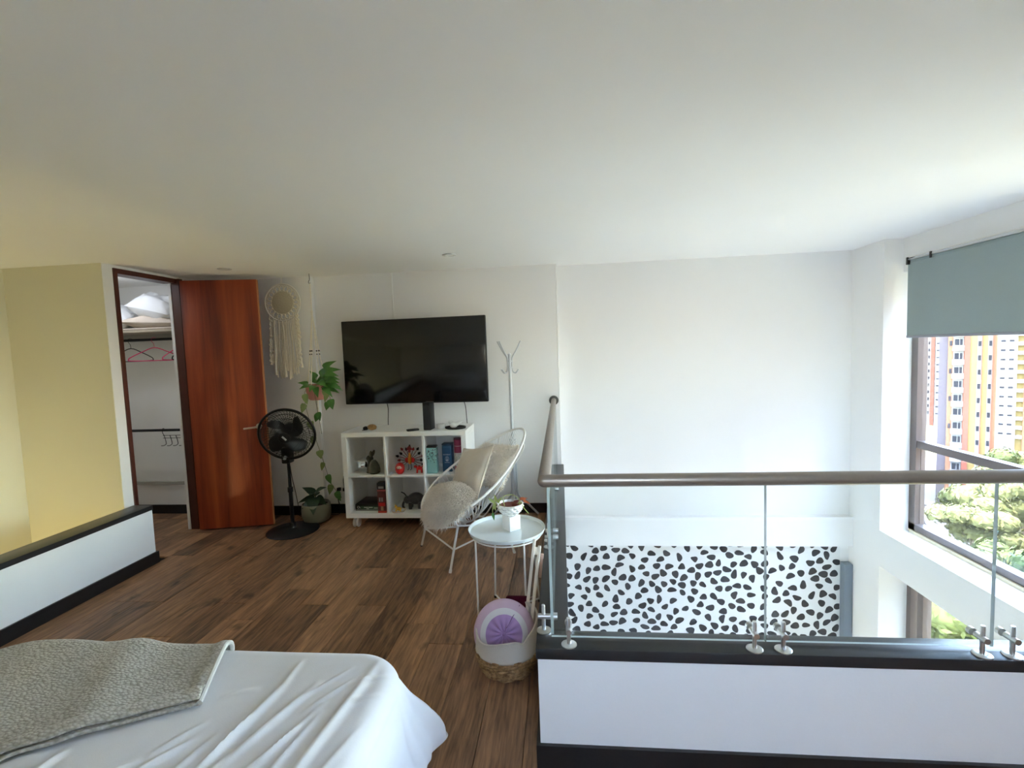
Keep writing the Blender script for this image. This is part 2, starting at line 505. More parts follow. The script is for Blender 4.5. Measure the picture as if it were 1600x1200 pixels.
# window wall
wq = MB()
wq.box(XR, 2.79, YJ, 4.75, ZL, ZC)
wq.box(XR, 2.79, YW, YJ, -0.345, -0.053)
wq.box(2.642, 2.79, YW, YJ, 1.98, ZC)
wq.box(XR, 2.79, YW, YJ, ZL, -2.45)
wq.box(XR, 2.95, YR-0.2, YW, ZL, ZC)
struct('wall_right', wq, M_WALL, 'white window wall with deep sill and spandrel')
post = MB().rbox(2.430, 2.500, 4.405, 4.476, ZL, -0.492, 0.004)
struct('trim_3', post, M_GREYPOST, 'grey vertical post beside the spotted wallpaper')

# parapet at the stairs
pp = MB().box(XP-0.125, XP, YR, 3.262, -0.28, 0.405)
struct('wall_parapet', pp, M_WALL, 'low white parapet wall guarding the stairwell')
struct('trim_4', MB().rbox(XP-0.150, XP+0.004, YR, 3.268, 0.405, 0.440, 0.003), M_CAP, 'black cap along the stair parapet')
bpz = MB().box(XP, XP+0.014, YR, 3.262, 0.0, 0.086)
bpz.box(XP-0.125, XP+0.014, 3.262, 3.276, 0.0, 0.086)
struct('baseboard_left', bpz, M_BLACKTRIM, 'black baseboard of the stair parapet')
# stair shaft side under the loft slab, and steps going down
struct('wall_shaft', MB().box(XP-0.125, XP-0.03, YR, YS, ZL, -0.28), M_WALL, 'white shaft wall under the parapet')

# ledge at the void
le = MB()
le.box(-0.112, 2.503, 1.646, 1.745, -0.001, 0.405)
le.box(-0.112, -0.010, 1.745, YB, -0.001, 0.405)
le.box(-0.05, 2.503, 1.70, 1.745, -0.33, 0.0)
struct('wall_ledge', le, M_WALL, 'low white upstand carrying the glass railing')
cp = MB()
cp.rbox(-0.118, 2.503, 1.638, 1.755, 0.405, 0.445, 0.003)
cp.rbox(-0.118, 0.000, 1.756, YB, 0.405, 0.445, 0.003)
struct('trim_5', cp, M_CAP, 'black cap on the upstand under the glass')
bl = MB().box(-0.126, 2.503, 1.632, 1.646, 0, 0.087)
bl.box(-0.126, -0.112, 1.646, YB, 0, 0.087)
struct('baseboard_front', bl, M_BLACKTRIM, 'black baseboard of the white upstand')
bb = MB()
bb.box(-4.62, XC-0.10, 4.356, 4.370, 0, 0.088)
bb.box(XC, -2.265, 4.301, 4.315, 0, 0.088)
bb.box(-2.265, -2.251, 4.301, YB, 0, 0.088)
bb.box(-2.251, -0.126, YB-0.014, YB, 0, 0.088)
bb.box(XC, XC+0.013, 4.06, 4.30, 0, 0.088)
struct('baseboard_back', bb, M_BLACKTRIM, 'black baseboard along the back wall')

# wallpaper with black spots (flat print on the wall of the room below)
wp = MB().box(-0.018, 2.430, YV-0.003, YV, ZL+0.05, -0.32)
wall_paper = part('wallpaper', wp, mat('white_wallpaper', (0.78, 0.79, 0.78, 1), 0.7, spec=0.2))
tag(wall_paper, 'white wallpaper with black animal spots on the wall below', 'wallpaper')
rs = random.Random(11)
spots = MB()
pts = []
tries = 0
while len(pts) < 620 and tries < 40000:
    tries += 1
    x = rs.uniform(-0.02, 2.42); z = rs.uniform(-1.75, -0.33)
    if all((x-a)**2 + ((z-b)*1.15)**2 > 0.0810**2 for a, b in pts): pts.append((x, z))
for (x, z) in pts:
    ang = rs.gauss(0.25, 0.75); a = rs.uniform(0.032, 0.043); b = rs.uniform(0.0235, 0.031)
    kid = rs.uniform(-0.18, 0.28); ph = rs.uniform(0, 6.28); n = 18; vv = []
    for k in range(n):
        t = 2*PI*k/n
        rr = 1 + 0.10*math.cos(3*t+ph) + 0.06*math.cos(2*t-ph)
        u = a*math.cos(t)*rr; w = b*math.sin(t)*rr - kid*b*math.cos(t)**2
        xx = min(2.428, max(-0.016, x + u*math.cos(ang)-w*math.sin(ang)))
        vv.append((xx, YV-0.0036, min(-0.325, z+u*math.sin(ang)+w*math.cos(ang))))
    spots.add(vv, [tuple(range(n))])
part('spot_print', spots, mat('black_spot_ink', (0.022, 0.024, 0.030, 1), 0.6), wall_paper, 'irregular black spots', 'stuff')

# ------------------------------------------------------------------ windows
def window(name, label, z0, z1, rails, mull, first, lower=False):
    fr = MB()
    fr.box(2.715, 2.785, YW, YJ, z0, z0+0.055)
    fr.box(2.715, 2.785, YW, YJ, z1-0.05, z1)
    fr.box(2.715, 2.785, first, YJ, z0, z1)
    for r0, r1 in rails: fr.box(2.722, 2.780, YW, first, r0, r1)
    for y in mull: fr.box(2.720, 2.782, y-0.03, y+0.03, z0, z1)
    w = struct(name, fr, M_FRAME, label)
    ys = [first] + list(mull)
    zz = [z0+0.055] + [q for r in rails for q in r] + [z1-0.05]
    for i in range(len(ys)-1):
        for j in range(0, len(zz), 2):
            p = part('pane', MB().box(2.748, 2.754, ys[i+1]+0.03, ys[i]-(0.03 if i else 0), zz[j], zz[j+1]), M_GLASS, w)
    return w
W1 = window('window_1', 'bronze framed window beside the void', -0.034, 1.98, [(0.625, 0.681)], [2.74, YW+0.03], 4.000)
part('track', MB().box(2.700, 2.716, YW, YJ-0.03, -0.053, -0.030), mat('lit_track', (0.75, 0.68, 0.5, 1), 0.5), W1, 'lower frame track with light put into its cream colour')  # lower frame track; the light on it is put into the cream colour
W2 = window('window_2', 'bronze framed window of the room below', -2.45, -0.345, [], [3.925, 2.74, YW+0.03], 4.020)

fr3 = MB()  # frame of the added rear window, there only for its daylight
for x in (RX0, RX1-0.05): fr3.box(x, x+0.05, YR-0.13, YR-0.07, RZ0, RZ1)
for z in (RZ0, RZ1-0.05): fr3.box(RX0, RX1, YR-0.13, YR-0.07, z, z+0.05)
W3 = struct('added_window', fr3, M_FRAME, 'unseen window added behind the bed head to balance the daylight')
part('pane', MB().box(RX0+0.05, RX1-0.05, YR-0.103, YR-0.097, RZ0+0.05, RZ1-0.05), M_GLASS, W3)

# roller blind
rb = thing('roller_blind', 'grey fabric roller blind drawn part way down the window', 'blind', (2.60, 0, 0))
part('fabric', MB().box(-0.0015, 0.0015, 2.79, 3.950, 1.488, 2.035), M_BLIND, rb)
part('hem_bar', MB().rbox(-0.006, 0.006, 2.79, 3.950, 1.478, 1.496, 0.004), mat('blind_hem', S(140, 142, 150), 0.6), rb)
part('roller_tube', MB().tube([(0.018, 2.79, 2.045), (0.018, 3.935, 2.045)], 0.019, 16), M_BLIND, rb)
part('rail', MB().rbox(-0.016, 0.0, 2.79, 3.945, 2.052, 2.064, 0.003), M_STEEL, rb)
part('rail', MB().rbox(-0.014, 0.0, 2.79, 3.945, 2.070, 2.078, 0.003), M_WHITEMETAL, rb)
part('bracket', MB().rbox(-0.020, 0.036, 3.930, 3.948, 2.020, 2.075, 0.003), mat('dark_bracket', (0.05, 0.05, 0.05, 1), 0.4, metal=0.6), rb)
part('clip', MB().rbox(-0.022, -0.012, 3.70, 3.716, 2.030, 2.075, 0.003), mat('dark_bracket', (0.05, 0.05, 0.05, 1), 0.4), rb)

# ------------------------------------------------------------------ glass railing
gr = thing('glass_railing', 'frameless glass railing with bronze tube handrail above the void', 'railing', (0, 1.70, 0.445))
def glass_panel(x0, x1, y0, y1, z0, z1):
    me = MB().box(x0, x1, y0, y1, z0, z1).mesh('glass_panel')
    me.materials.append(M_RAILGLASS); me.materials.append(M_GLASSEDGE)
    thin = 'y' if (y1-y0) < (x1-x0) else 'x'
    for p in me.polygons:
        n = p.normal
        if abs(n.y if thin == 'y' else n.x) < 0.5: p.material_index = 1
    return part('glass_panel', me, None, gr)
gz0, gz1 = 0.010, 0.568
glass_panel(-0.062, 0.6785, -0.005, 0.005, gz0, gz1)
glass_panel(0.6825, 1.3990, -0.005, 0.005, gz0, gz1)
glass_panel(1.4030, 2.495, -0.005, 0.005, gz0, gz1)
glass_panel(-0.064, -0.054, 0.012, 0.855, gz0, gz1)
glass_panel(-0.064, -0.054, 0.869, 1.745, gz0, gz1)
glass_panel(-0.064, -0.054, 1.759, 2.655, gz0, gz1)
hr = MB().tube([(-0.072, 2.66, 0.585), (-0.072, 1.4, 0.585), (-0.072, 0.0, 0.585)], 0.0225, 20)
hr.tube([(-0.072, 0.0, 0.585), (1.2, 0.0, 0.585), (2.495, 0.0, 0.585)], 0.0225, 20).ball((-0.072, 0.0, 0.585), 0.0226, 3)
hro = part('handrail', hr, M_BRONZE, gr)
fl = MB().lathe([(0.0, -0.012), (0.041, -0.012), (0.043, -0.006), (0.043, 0.0), (0.0, 0.0)], 28, (-0.072, 2.664, 0.585), 'Y')
part('wall_flange', fl, mat('dark_flange', (0.06, 0.06, 0.055, 1), 0.4, metal=0.6), gr, 'dark round wall flange')
def clamp(x, y, side):
    c = MB().lathe([(0, 0), (0.0275, 0), (0.0275, 0.003), (0.024, 0.005), (0, 0.005)], 24, (x, y, 0))
    o = part('clamp', c, M_STEEL, gr)
    part('clamp_post', MB().lathe([(0, 0.005), (0.0072, 0.005), (0.0072, 0.096), (0.006, 0.100), (0, 0.100)], 14, (x, y, 0)), M_STEEL, o)
    d = Vector((0, 1, 0)) if side == 'f' else Vector((1, 0, 0))
    p = Vector((x, y, 0.056))
    part('clamp_arm', MB().tube([p - d*0.020, p + d*0.026], 0.0100, 14), M_STEEL, o)
    part('clamp_disc', MB().tube([p + d*0.038, p + d*0.052], 0.0130, 16), M_STEEL, o)
    return o
for x in (0.000, 0.632, 0.726, 1.346, 1.436, 2.10): clamp(x, -0.034, 'f')
for y in (0.050, 0.815, 0.905, 1.70, 1.80): clamp(-0.092, y, 's')

# ------------------------------------------------------------------ door and closet
df = MB()
df.box(-3.405, -3.288, 3.355, 3.384, -0.01, 2.215)
df.box(-3.335, -3.262, 3.940, 3.984, -0.01, 2.214)
df.box(-3.405, -3.288, 3.384, 3.940, 2.178, 2.215)
door = struct('door_1', df, M_JAMB, 'open red wood closet door in its dark frame')
leaf = part('door_leaf', MB().rbox(0, 0.622, -0.019, 0.019, 0.012, 2.190, 0.002), M_DOOR, door, 'red brown wood veneer door leaf', loc=(-3.222, 3.912, 0), rot=(0, 0, math.radians(12.5)))
part('edge_strip', MB().box(0.6215, 0.6235, -0.019, 0.019, 0.012, 2.188), mat('orange_edge_band', (0.50, 0.19, 0.06, 1), 0.5), leaf, 'orange edge band')
hd = MB().lathe([(0, -0.004), (0.024, -0.004), (0.026, 0.004), (0.022, 0.008), (0, 0.008)], 20, (0.560, -0.024, 0.905), 'Y')
hd.tube(catmull([(0.560, -0.020, 0.905), (0.560, -0.062, 0.905), (0.545, -0.070, 0.904), (0.45, -0.068, 0.895)], 5), 0.0085, 10)
part('handle', hd, mat('satin_nickel', (0.55, 0.47, 0.38, 1), 0.3, metal=0.9), leaf, 'satin metal lever handle')

cs = thing('closet_shelf', 'pale wooden shelf board fixed across the closet', 'shelf', (-4.0, 4.2, 1.775))
part('board', MB().rbox(-0.615, 0.595, -0.17, 0.165, 0, 0.022, 0.002), mat('pale_board', (0.42, 0.36, 0.27, 1), 0.6, noise_amt=0.15, noise_scale=12), cs)
part('batten', MB().box(-0.615, 0.595, 0.135, 0.165, -0.045, 0.0), mat('batten', (0.36, 0.35, 0.31, 1), 0.6), cs)
def rod(z, y, label):
    r = thing('closet_rod', label, 'rod', (-4.0, y, z))
    part('tube', MB().tube([(-0.615, 0, 0), (0.595, 0, 0)], 0.0125, 12), M_BLACK, r)
    for x in (-0.612, 0.590): part('socket', MB().tube([(x-0.004, 0, 0), (x+0.006, 0, 0)], 0.024, 14), M_BLACK, r)
rod(1.715, 4.19, 'black hanging rod under the closet shelf holding hangers')
rod(0.862, 4.19, 'lower black rod in the closet with a wire hook rack')
struct('trim_6', MB().box(-4.62, -3.40, 4.345, 4.37, 0.295, 0.325), mat('ledge_grey', (0.42, 0.41, 0.38, 1), 0.7), 'thin grey ledge low on the closet wall')

def pillow_mesh(w, h, t, seed=0, lump=0.10, nu=26, nv=22, pinch=0.10):
    mb = MB(); rr = Vector((seed*3.7, seed*1.3, seed*7.1))
    def fn(sgn):
        def g(a, b):
            u = a*2-1; v = b*2-1
            x = w/2*u*(1-pinch*(1-abs(u))*0 - pinch*v*v*0.5*(1-abs(u)**6)*0 - pinch*(1-v*v)*abs(u)**3)
            y = h/2*v*(1-pinch*(1-u*u)*abs(v)**3)
            k = max(0.0, (1-abs(u)**2.6))**0.55 * max(0.0, (1-abs(v)**2.6))**0.55
            nz = noise.noise(Vector((u*2.2, v*2.2, sgn)) + rr)*lump + noise.noise(Vector((u*5, v*5, sgn)) + rr)*lump*0.4
            return (x, y, sgn*t/2*k*(1+nz*1.6) + nz*0.15*t*k)
        return g
    mb.grid(fn(1), nu, nv)
    o = len(mb.v)
    mb.grid(fn(-1), nu, nv)
    for i in range(len(mb.f)):
        if mb.f[i][0] >= o: mb.f[i] = mb.f[i][::-1]
    return mb
def closet_pillow(label, loc, rot, w, h, t, m, seed):
    o = part('pillow', pillow_mesh(w, h, t, seed, 0.22), m, loc=loc, rot=rot)
    return tag(o, label, 'pillow', 'pillows on the closet shelf')
R_ = math.radians
closet_pillow('plump white pillow propped on top of the beige one in the closet', (-3.650, 4.170, 1.995), (R_(10), R_(13), R_(-5)), 0.46, 0.31, 0.23, M_LINENW, 1)
closet_pillow('beige pillow lying under the plump white one in the closet', (-3.670, 4.160, 1.868), (R_(3), R_(3), R_(3)), 0.52, 0.31, 0.125, M_LINENB, 2)
closet_pillow('white pillow at the left end of the closet shelf', (-4.10, 4.17, 1.935), (R_(8), R_(12), R_(8)), 0.42, 0.30, 0.20, M_LINENW, 3)
fb_ = part('folded_blanket', MB().rbox(-0.24, 0.24, -0.13, 0.13, 0, 0.018, 0.008, 3), M_LINENB, loc=(-3.68, 4.16, 1.7975))
tag(fb_, 'thin folded beige cloth flat on the closet shelf', 'cloth')

def hanger(label, x, rz, m, w=0.40, clip=False, tilt=0.0):
    t = thing('clothes_hanger', label, 'hanger', (x, 4.19, 1.715), 0, 'hangers on the closet rod', rot=(0, tilt, rz))
    hk = [(0.020*math.cos(a), 0, 0.0165*math.sin(a)) for a in [R_(-20 + 20*i) for i in range(11)]]
    hk = hk[::-1]
    path = [(0.0175, 0, -0.006)] + [(0.0185*math.cos(R_(a)), 0, 0.0185*math.sin(R_(a))) for a in range(0, 181, 20)]
    path += [(-0.016, 0, -0.02), (-0.004, 0, -0.035), (0, 0, -0.055), (0, 0, -0.075)]
    part('hook', MB().tube(path, 0.0022, 6), m, t)
    body = catmull([(0, 0, -0.075), (w*0.25, 0, -0.115), (w*0.46, 0, -0.160), (w*0.50, 0, -0.178), (w*0.46, 0, -0.192),
                    (0, 0, -0.196), (-w*0.46, 0, -0.192), (-w*0.50, 0, -0.178), (-w*0.46, 0, -0.160), (-w*0.25, 0, -0.115)], 4, True)
    part('shoulder_bar', MB().tube(body, 0.0045, 8, closed=True), m, t)
    return t
M_PINK = mat('pink_plastic', (0.70, 0.03, 0.16, 1), 0.35)
hanger('bright pink plastic hanger in the middle of the closet rod', -3.765, R_(33), M_PINK, 0.40)
hanger('dark grey hanger at the left of the pink one', -4.005, R_(15), mat('dark_hanger', (0.04, 0.04, 0.04, 1), 0.5), 0.36)
hanger('second pink hanger half hidden at the right of the closet rod', -3.500, R_(74), M_PINK, 0.34)
hanger('black hanger crossing the right hand pink hanger', -3.450, R_(84), M_BLACKMATTE, 0.30)

hkr = thing('hook_rack', 'small black wire hook rack hanging on the lower closet rod', 'rack', (-3.60, 4.16, 0.862))
part('rail', MB().tube([(-0.13, 0, -0.045), (0.13, 0, -0.045)], 0.0025, 6), M_BLACKMATTE, hkr)
part('rail', MB().tube([(-0.13, 0, -0.070), (0.13, 0, -0.070)], 0.0025, 6), M_BLACKMATTE, hkr)
for i, x in enumerate((-0.12, -0.06, 0.0, 0.06, 0.12)):
    pth = [(x-0.020, 0.030, 0.014), (x-0.018, 0.012, 0.016), (x-0.012, 0.0, -0.02), (x, 0, -0.045), (x+0.012, 0, -0.09), (x+0.018, -0.004, -0.125), (x+0.008, -0.02, -0.138), (x-0.008, -0.034, -0.137)]
    if i not in (0, 4): pth = pth[3:]
    part('hook', MB().tube(catmull(pth, 4), 0.003, 6), M_BLACKMATTE, hkr)

cl = thing('closet_light', 'small round ceiling light inside the closet', 'ceiling light', (-3.78, 3.72, ZC))
part('base', MB().lathe([(0, -0.012), (0.075, -0.012), (0.08, -0.004), (0.08, 0), (0, 0)], 28), M_WHITE, cl)
part('diffuser', MB().lathe([(0, -0.030), (0.05, -0.026), (0.068, -0.012), (0, -0.012)], 28), mat('cool_diffuser', (0.9, 0.9, 0.9, 1), 0.4, emit=(0.82, 0.88, 1.0, 1), emit_s=9.0), cl)

# ------------------------------------------------------------------ ceiling downlights
for (x, y, lb) in ((-2.69, 3.745, 'small round recessed ceiling spot above the closet door'), (-0.82, 3.70, 'small round recessed ceiling spot above the coat rack side')):
    t = thing('downlight', lb, 'ceiling light', (x, y, ZC), 0, 'recessed ceiling spots')
    part('rim', MB().lathe([(0.034, -0.001), (0.036, -0.006), (0.052, -0.005), (0.054, 0.0), (0.034, 0.0)], 28, close=False), M_STEEL, t)
    part('lens', MB().disc((0, 0, -0.0035), 0.035, (0, 0, 1), 24, 0.003), mat('frosted_lens', (0.75, 0.75, 0.72, 1), 0.3), t)

# ------------------------------------------------------------------ bed, sheet, throw
BX0, BX1, BY0, BY1, BZ = -1.965, -0.505, -0.62, 1.470, 0.545
bed = thing('bed', 'double bed with pale base in the foreground', 'bed', ((BX0+BX1)/2, 0.4, 0))
bw = (BX1-BX0)/2
part('base', MB().rbox(-bw+0.05, bw-0.03, BY0-0.4+0.05, BY1-0.4-0.07, 0.06, 0.30, 0.015), mat('pale_bed_base', (0.52, 0.52, 0.52, 1), 0.8, spec=0.2, bump=0.1, bump_scale=200), bed)
part('mattress', MB().rbox(-bw+0.03, bw-0.02, BY0-0.4+0.03, BY1-0.4-0.05, 0.30, 0.518, 0.05, 4), mat('mattress_ticking', (0.7, 0.7, 0.7, 1), 0.85), bed)
for sx in (-1, 1):
    for yy in (BY0-0.4+0.15, BY1-0.4-0.2):
        part('leg', MB().tube([(sx*(bw-0.15), yy, 0), (sx*(bw-0.15), yy, 0.06)], 0.03, 12), M_BLACK, bed)
part('headboard', MB().rbox(-bw, bw, BY0-0.4-0.09, BY0-0.4-0.02, 0.0, 1.05, 0.02), mat('headboard_fabric', (0.4, 0.4, 0.4, 1), 0.85), bed)

RID = [((-0.870,1.00),(-0.831,1.300),0.017,0.010),((-0.835,0.99),(-0.734,1.290),0.016,0.009),((-0.756,0.96),(-0.677,1.210),0.013,0.007),
       ((-0.707,0.95),(-0.668,1.180),0.012,0.007),((-0.650,0.92),(-0.588,1.400),0.018,0.011),((-0.590,0.95),(-0.530,1.167),0.012,0.007),
       ((-0.835,1.28),(-0.838,1.39),0.012,0.005),((-0.986,1.225),(-0.900,1.260),0.014,0.006),((-0.640,1.283),(-0.530,1.345),0.012,0.006),
       ((-0.600,1.225),(-0.530,1.265),0.012,0.006),((-1.030,0.96),(-0.951,1.075),0.014,0.009),((-0.885,0.96),(-0.851,1.155),0.012,0.007),
       ((-0.940,0.95),(-0.900,1.10),0.012,0.006),((-1.268,0.945),(-1.250,1.02),0.014,0.008),((-1.38,0.965),(-1.297,1.01),0.016,0.008),
       ((-1.03,1.02),(-0.961,1.131),0.012,0.006),((-0.79,0.93),(-0.70,1.13),0.010,0.006),((-0.72,1.18),(-0.62,1.33),0.010,0.005),
       ((-0.77,1.20),(-0.66,1.36),0.009,0.004),((-1.12,0.93),(-1.04,1.0),0.015,0.008)]
rw = random.Random(5)
for _ in range(26):
    x = rw.uniform(-1.8, -0.55); y = rw.uniform(-0.5, 0.85); L = rw.uniform(0.12, 0.35); a = R_(rw.uniform(55, 85))
    RID.append(((x, y), (x+L*math.cos(a), y+L*math.sin(a)), rw.uniform(0.010, 0.018), rw.uniform(0.004, 0.009)))
def wrinkle(x, y):
    h = 0.0
    for (ax, ay), (bx, by), w, am in RID:
        dx, dy = bx-ax, by-ay; l2 = dx*dx+dy*dy
        if abs(x-(ax+bx)/2) > 0.25 or abs(y-(ay+by)/2) > 0.42: continue
        t = ((x-ax)*dx+(y-ay)*dy)/l2
        tt = max(0.0, min(1.0, t))
        d2 = (x-ax-tt*dx)**2 + (y-ay-tt*dy)**2
        fall = math.sin(PI*min(1, max(0, (t*0.86+0.07))))
        h += 1.35*am*max(0.0, fall)*math.exp(-d2/(w*w*0.65)) - 0.35*am*max(0.0, fall)*math.exp(-d2/(w*w*2.6))
    h += 0.0035*noise.noise(Vector((x*3.0, y*3.0, 0.3))) + 0.0012*noise.noise(Vector((x*14, y*5, 1.3)))
    return h
CR = 0.16; EDGE = 0.055
def sheet_pt(s, t, lift=0.0):
    # s across (world x on the flat), t along (world y on the flat); beyond the edge it bends and hangs
    cx = min(max(s, BX0+CR), BX1-CR); cy = min(t, BY1-CR)
    vx, vy = s-cx, t-cy
    rho = math.hypot(vx, vy)
    z = BZ + wrinkle(s, t)*(1-smoothstep(CR*0.4, CR, rho)*0.7) + lift
    if rho < 1e-9: return (s, t, z)
    ux, uy = vx/rho, vy/rho
    lim = CR - EDGE + EDGE*PI/2 + 0.250
    if rho > lim: rho = lim + (1-math.exp(-(rho-lim)/0.07))*0.07
    r0 = CR - EDGE
    if rho <= r0: return (s, t, z)
    q = rho - r0; arc = EDGE*PI/2
    e2 = EDGE + lift
    if q < arc:
        a = q/EDGE
        g = r0 + e2*math.sin(a); dz = EDGE*(1-math.cos(a)) + lift*(1-math.cos(a))
    else:
        h = q-arc
        ang = math.atan2(uy, ux)
        corner = math.exp(-((ang-R_(45))/0.5)**2) if ang > -0.2 else 0.0
        fold = math.sin(ang*9.0 + 1.0)*0.5 + 0.5*math.sin(s*17 + t*13)
        g = r0 + e2 + h*(0.10 + 0.42*corner) + 0.030*h*fold/0.3 + 0.012*corner*math.sin(ang*22)*h/0.3
        dz = EDGE + lift + h*(0.985 - 0.10*corner)
    return (cx + ux*g, cy + uy*g, z - dz)
HX = 0.285; HY = 0.285
sh = MB()
s0, s1 = BX0-HX, BX1+HX; t0, t1 = BY0, BY1+HY
def sg(a, b):
    s = s0+(s1-s0)*a; t = t0+(t1-t0)*b
    # soften the square corner of the cloth
    return sheet_pt(s, t)
sh.grid(sg, 380, 400)
sheet = part('bed_sheet', sh, M_SHEET)
tag(sheet, 'white wrinkled sheet spread over the bed and hanging at its side', 'bed sheet')
md = sheet.modifiers.new('thick', 'SOLIDIFY'); md.thickness = 0.003; md.offset = -1

def throw_mat():
    m = bpy.data.materials.new('grey_knit_throw'); m.use_nodes = True
    nt = m.node_tree; b = nt.nodes['Principled BSDF']
    tc = nt.nodes.new('ShaderNodeTexCoord'); mp = nt.nodes.new('ShaderNodeMapping')
    mp.inputs['Scale'].default_value = (90, 140, 90); mp.inputs['Rotation'].default_value = (0, 0, R_(33))
    vo = nt.nodes.new('ShaderNodeTexVoronoi'); vo.inputs['Scale'].default_value = 1.0
    nz = nt.nodes.new('ShaderNodeTexNoise'); nz.inputs['Scale'].default_value = 7; nz.inputs['Detail'].default_value = 4
    cr = nt.nodes.new('ShaderNodeValToRGB')
    cr.color_ramp.elements[0].position = 0.05; cr.color_ramp.elements[0].color = (0.74, 0.745, 0.72, 1)
    cr.color_ramp.elements[1].position = 0.80; cr.color_ramp.elements[1].color = (0.45, 0.44, 0.40, 1)
    mx = nt.nodes.new('ShaderNodeMix'); mx.data_type = 'RGBA'; mx.blend_type = 'MULTIPLY'; mx.inputs[0].default_value = 0.35
    nt.links.new(tc.outputs['Object'], mp.inputs[0]); nt.links.new(mp.outputs[0], vo.inputs['Vector'])
    nt.links.new(tc.outputs['Object'], nz.inputs['Vector'])
    nt.links.new(vo.outputs['Distance'], cr.inputs[0]); nt.links.new(cr.outputs[0], mx.inputs[6]); nt.links.new(nz.outputs['Fac'], mx.inputs[7])
    nt.links.new(mx.outputs[2], b.inputs['Base Color'])
    bp = nt.nodes.new('ShaderNodeBump'); bp.inputs['Strength'].default_value = 0.8; bp.inputs['Distance'].default_value = 0.004; bp.invert = True
    nt.links.new(vo.outputs['Distance'], bp.inputs['Height']); nt.links.new(bp.outputs[0], b.inputs['Normal'])
    b.inputs['Roughness'].default_value = 0.95; b.inputs['Specular IOR Level'].default_value = 0.1
    b.inputs['Sheen Weight'].default_value = 0.2
    return m
M_THROW = throw_mat()
# the throw lies across the foot of the bed and drops over its far edge
def throw_flat(a, b):
    # a: left to right, b: near to far
    n0 = Vector((-2.15, 0.52)); n1 = Vector((-1.018, 1.172))
    f0 = Vector((-2.15, 1.72)); f1 = Vector((-1.20, 1.62))
    n = n0.lerp(n1, a); f = f0.lerp(f1, a)
    n.y += 0.012*math.sin(a*9)
    return n.lerp(f, b)
def throw_pt(a, b):
    p = throw_flat(a, b)
    k = 0.010
    k += 0.012*math.exp(-((p.x*0.45-p.y*0.89+1.33+0.25*(a-0.5))/0.012)**2)*smoothstep(0.2, 0.6, a)
    k += 0.014*max(0, math.sin((p.x*0.89+p.y*0.45)*9+1.1))**6*(0.4+0.6*b)
    k += 0.006*noise.noise(Vector((p.x*5, p.y*5, 4.0)))
    k += 0.010*math.exp(-((a-0.985)/0.02)**2)*smoothstep(0.0, 0.2, b)
    return sheet_pt(p.x, p.y, max(0.004, k))
th = MB().grid(throw_pt, 190, 110)
throw = part('throw_blanket', th, M_THROW)
tag(throw, 'grey knitted throw laid across the foot of the bed', 'blanket')
md = throw.modifiers.new('thick', 'SOLIDIFY'); md.thickness = 0.008; md.offset = 1
hem = MB().tube([Vector(throw_pt(1.0, i/60)) + Vector((0.0, 0, 0.006)) for i in range(61)], 0.0075, 8)
part('fringe_edge', hem, mat('pale_throw_hem', (0.62, 0.63, 0.62, 1), 0.95, spec=0.1), throw, 'pale rolled edge')
fold = MB().grid(lambda a, b: (lambda p: (p[0], p[1], p[2]+0.014+0.006*math.sin(b*PI)))(throw_pt(0.46+0.54*a, 0.012+(0.055+0.045*a)*b)), 70, 12)
fo = part('folded_border', fold, M_THROW, throw)
md = fo.modifiers.new('thick', 'SOLIDIFY'); md.thickness = 0.006; md.offset = 1

# ------------------------------------------------------------------ television and what hangs on the back wall
tv = thing('television', 'large black flat television mounted on the white wall', 'television', (-1.310, 4.235, 1.430), R_(-3.0))
part('bezel', MB().rbox(-0.668, 0.668, -0.002, 0.040, -0.379, 0.379, 0.006), M_BLACK, tv)
part('screen', MB().rbox(-0.660, 0.660, -0.0045, 0.000, -0.366, 0.372, 0.002), M_SCREEN, tv, 'glossy black screen')
part('wall_mount', MB().rbox(-0.2, 0.2, 0.040, 0.085, -0.15, 0.15, 0.004), M_BLACKMATTE, tv)
cc = part('cable_cover', MB().rbox(-0.007, 0.007, -0.006, 0.0, 0, 0.42, 0.002), M_WHITE, loc=(-1.515, YB, 1.818))
tag(cc, 'thin white cable cover running up from the television', 'cable cover')
tc1 = part('tv_cable', MB().tube(catmull([(-1.600, 4.30, 1.06), (-1.598, 4.32, 1.00), (-1.606, 4.335, 0.93), (-1.612, 4.34, 0.86), (-1.615, 4.345, 0.6), (-1.60, 4.345, 0.42), (-1.68, 4.345, 0.37), (-1.80, 4.345, 0.345)], 5), 0.0035, 6), M_CORD)
tag(tc1, 'black cable hanging from the left half of the television', 'cable')
tc2 = part('tv_cable', MB().tube(catmull([(-0.880, 4.28, 1.07), (-0.872, 4.32, 1.0), (-0.870, 4.335, 0.92), (-0.868, 4.345, 0.8), (-0.88, 4.345, 0.6)], 5), 0.0035, 6), M_CORD)
tag(tc2, 'black cable hanging from the right end of the television', 'cable')

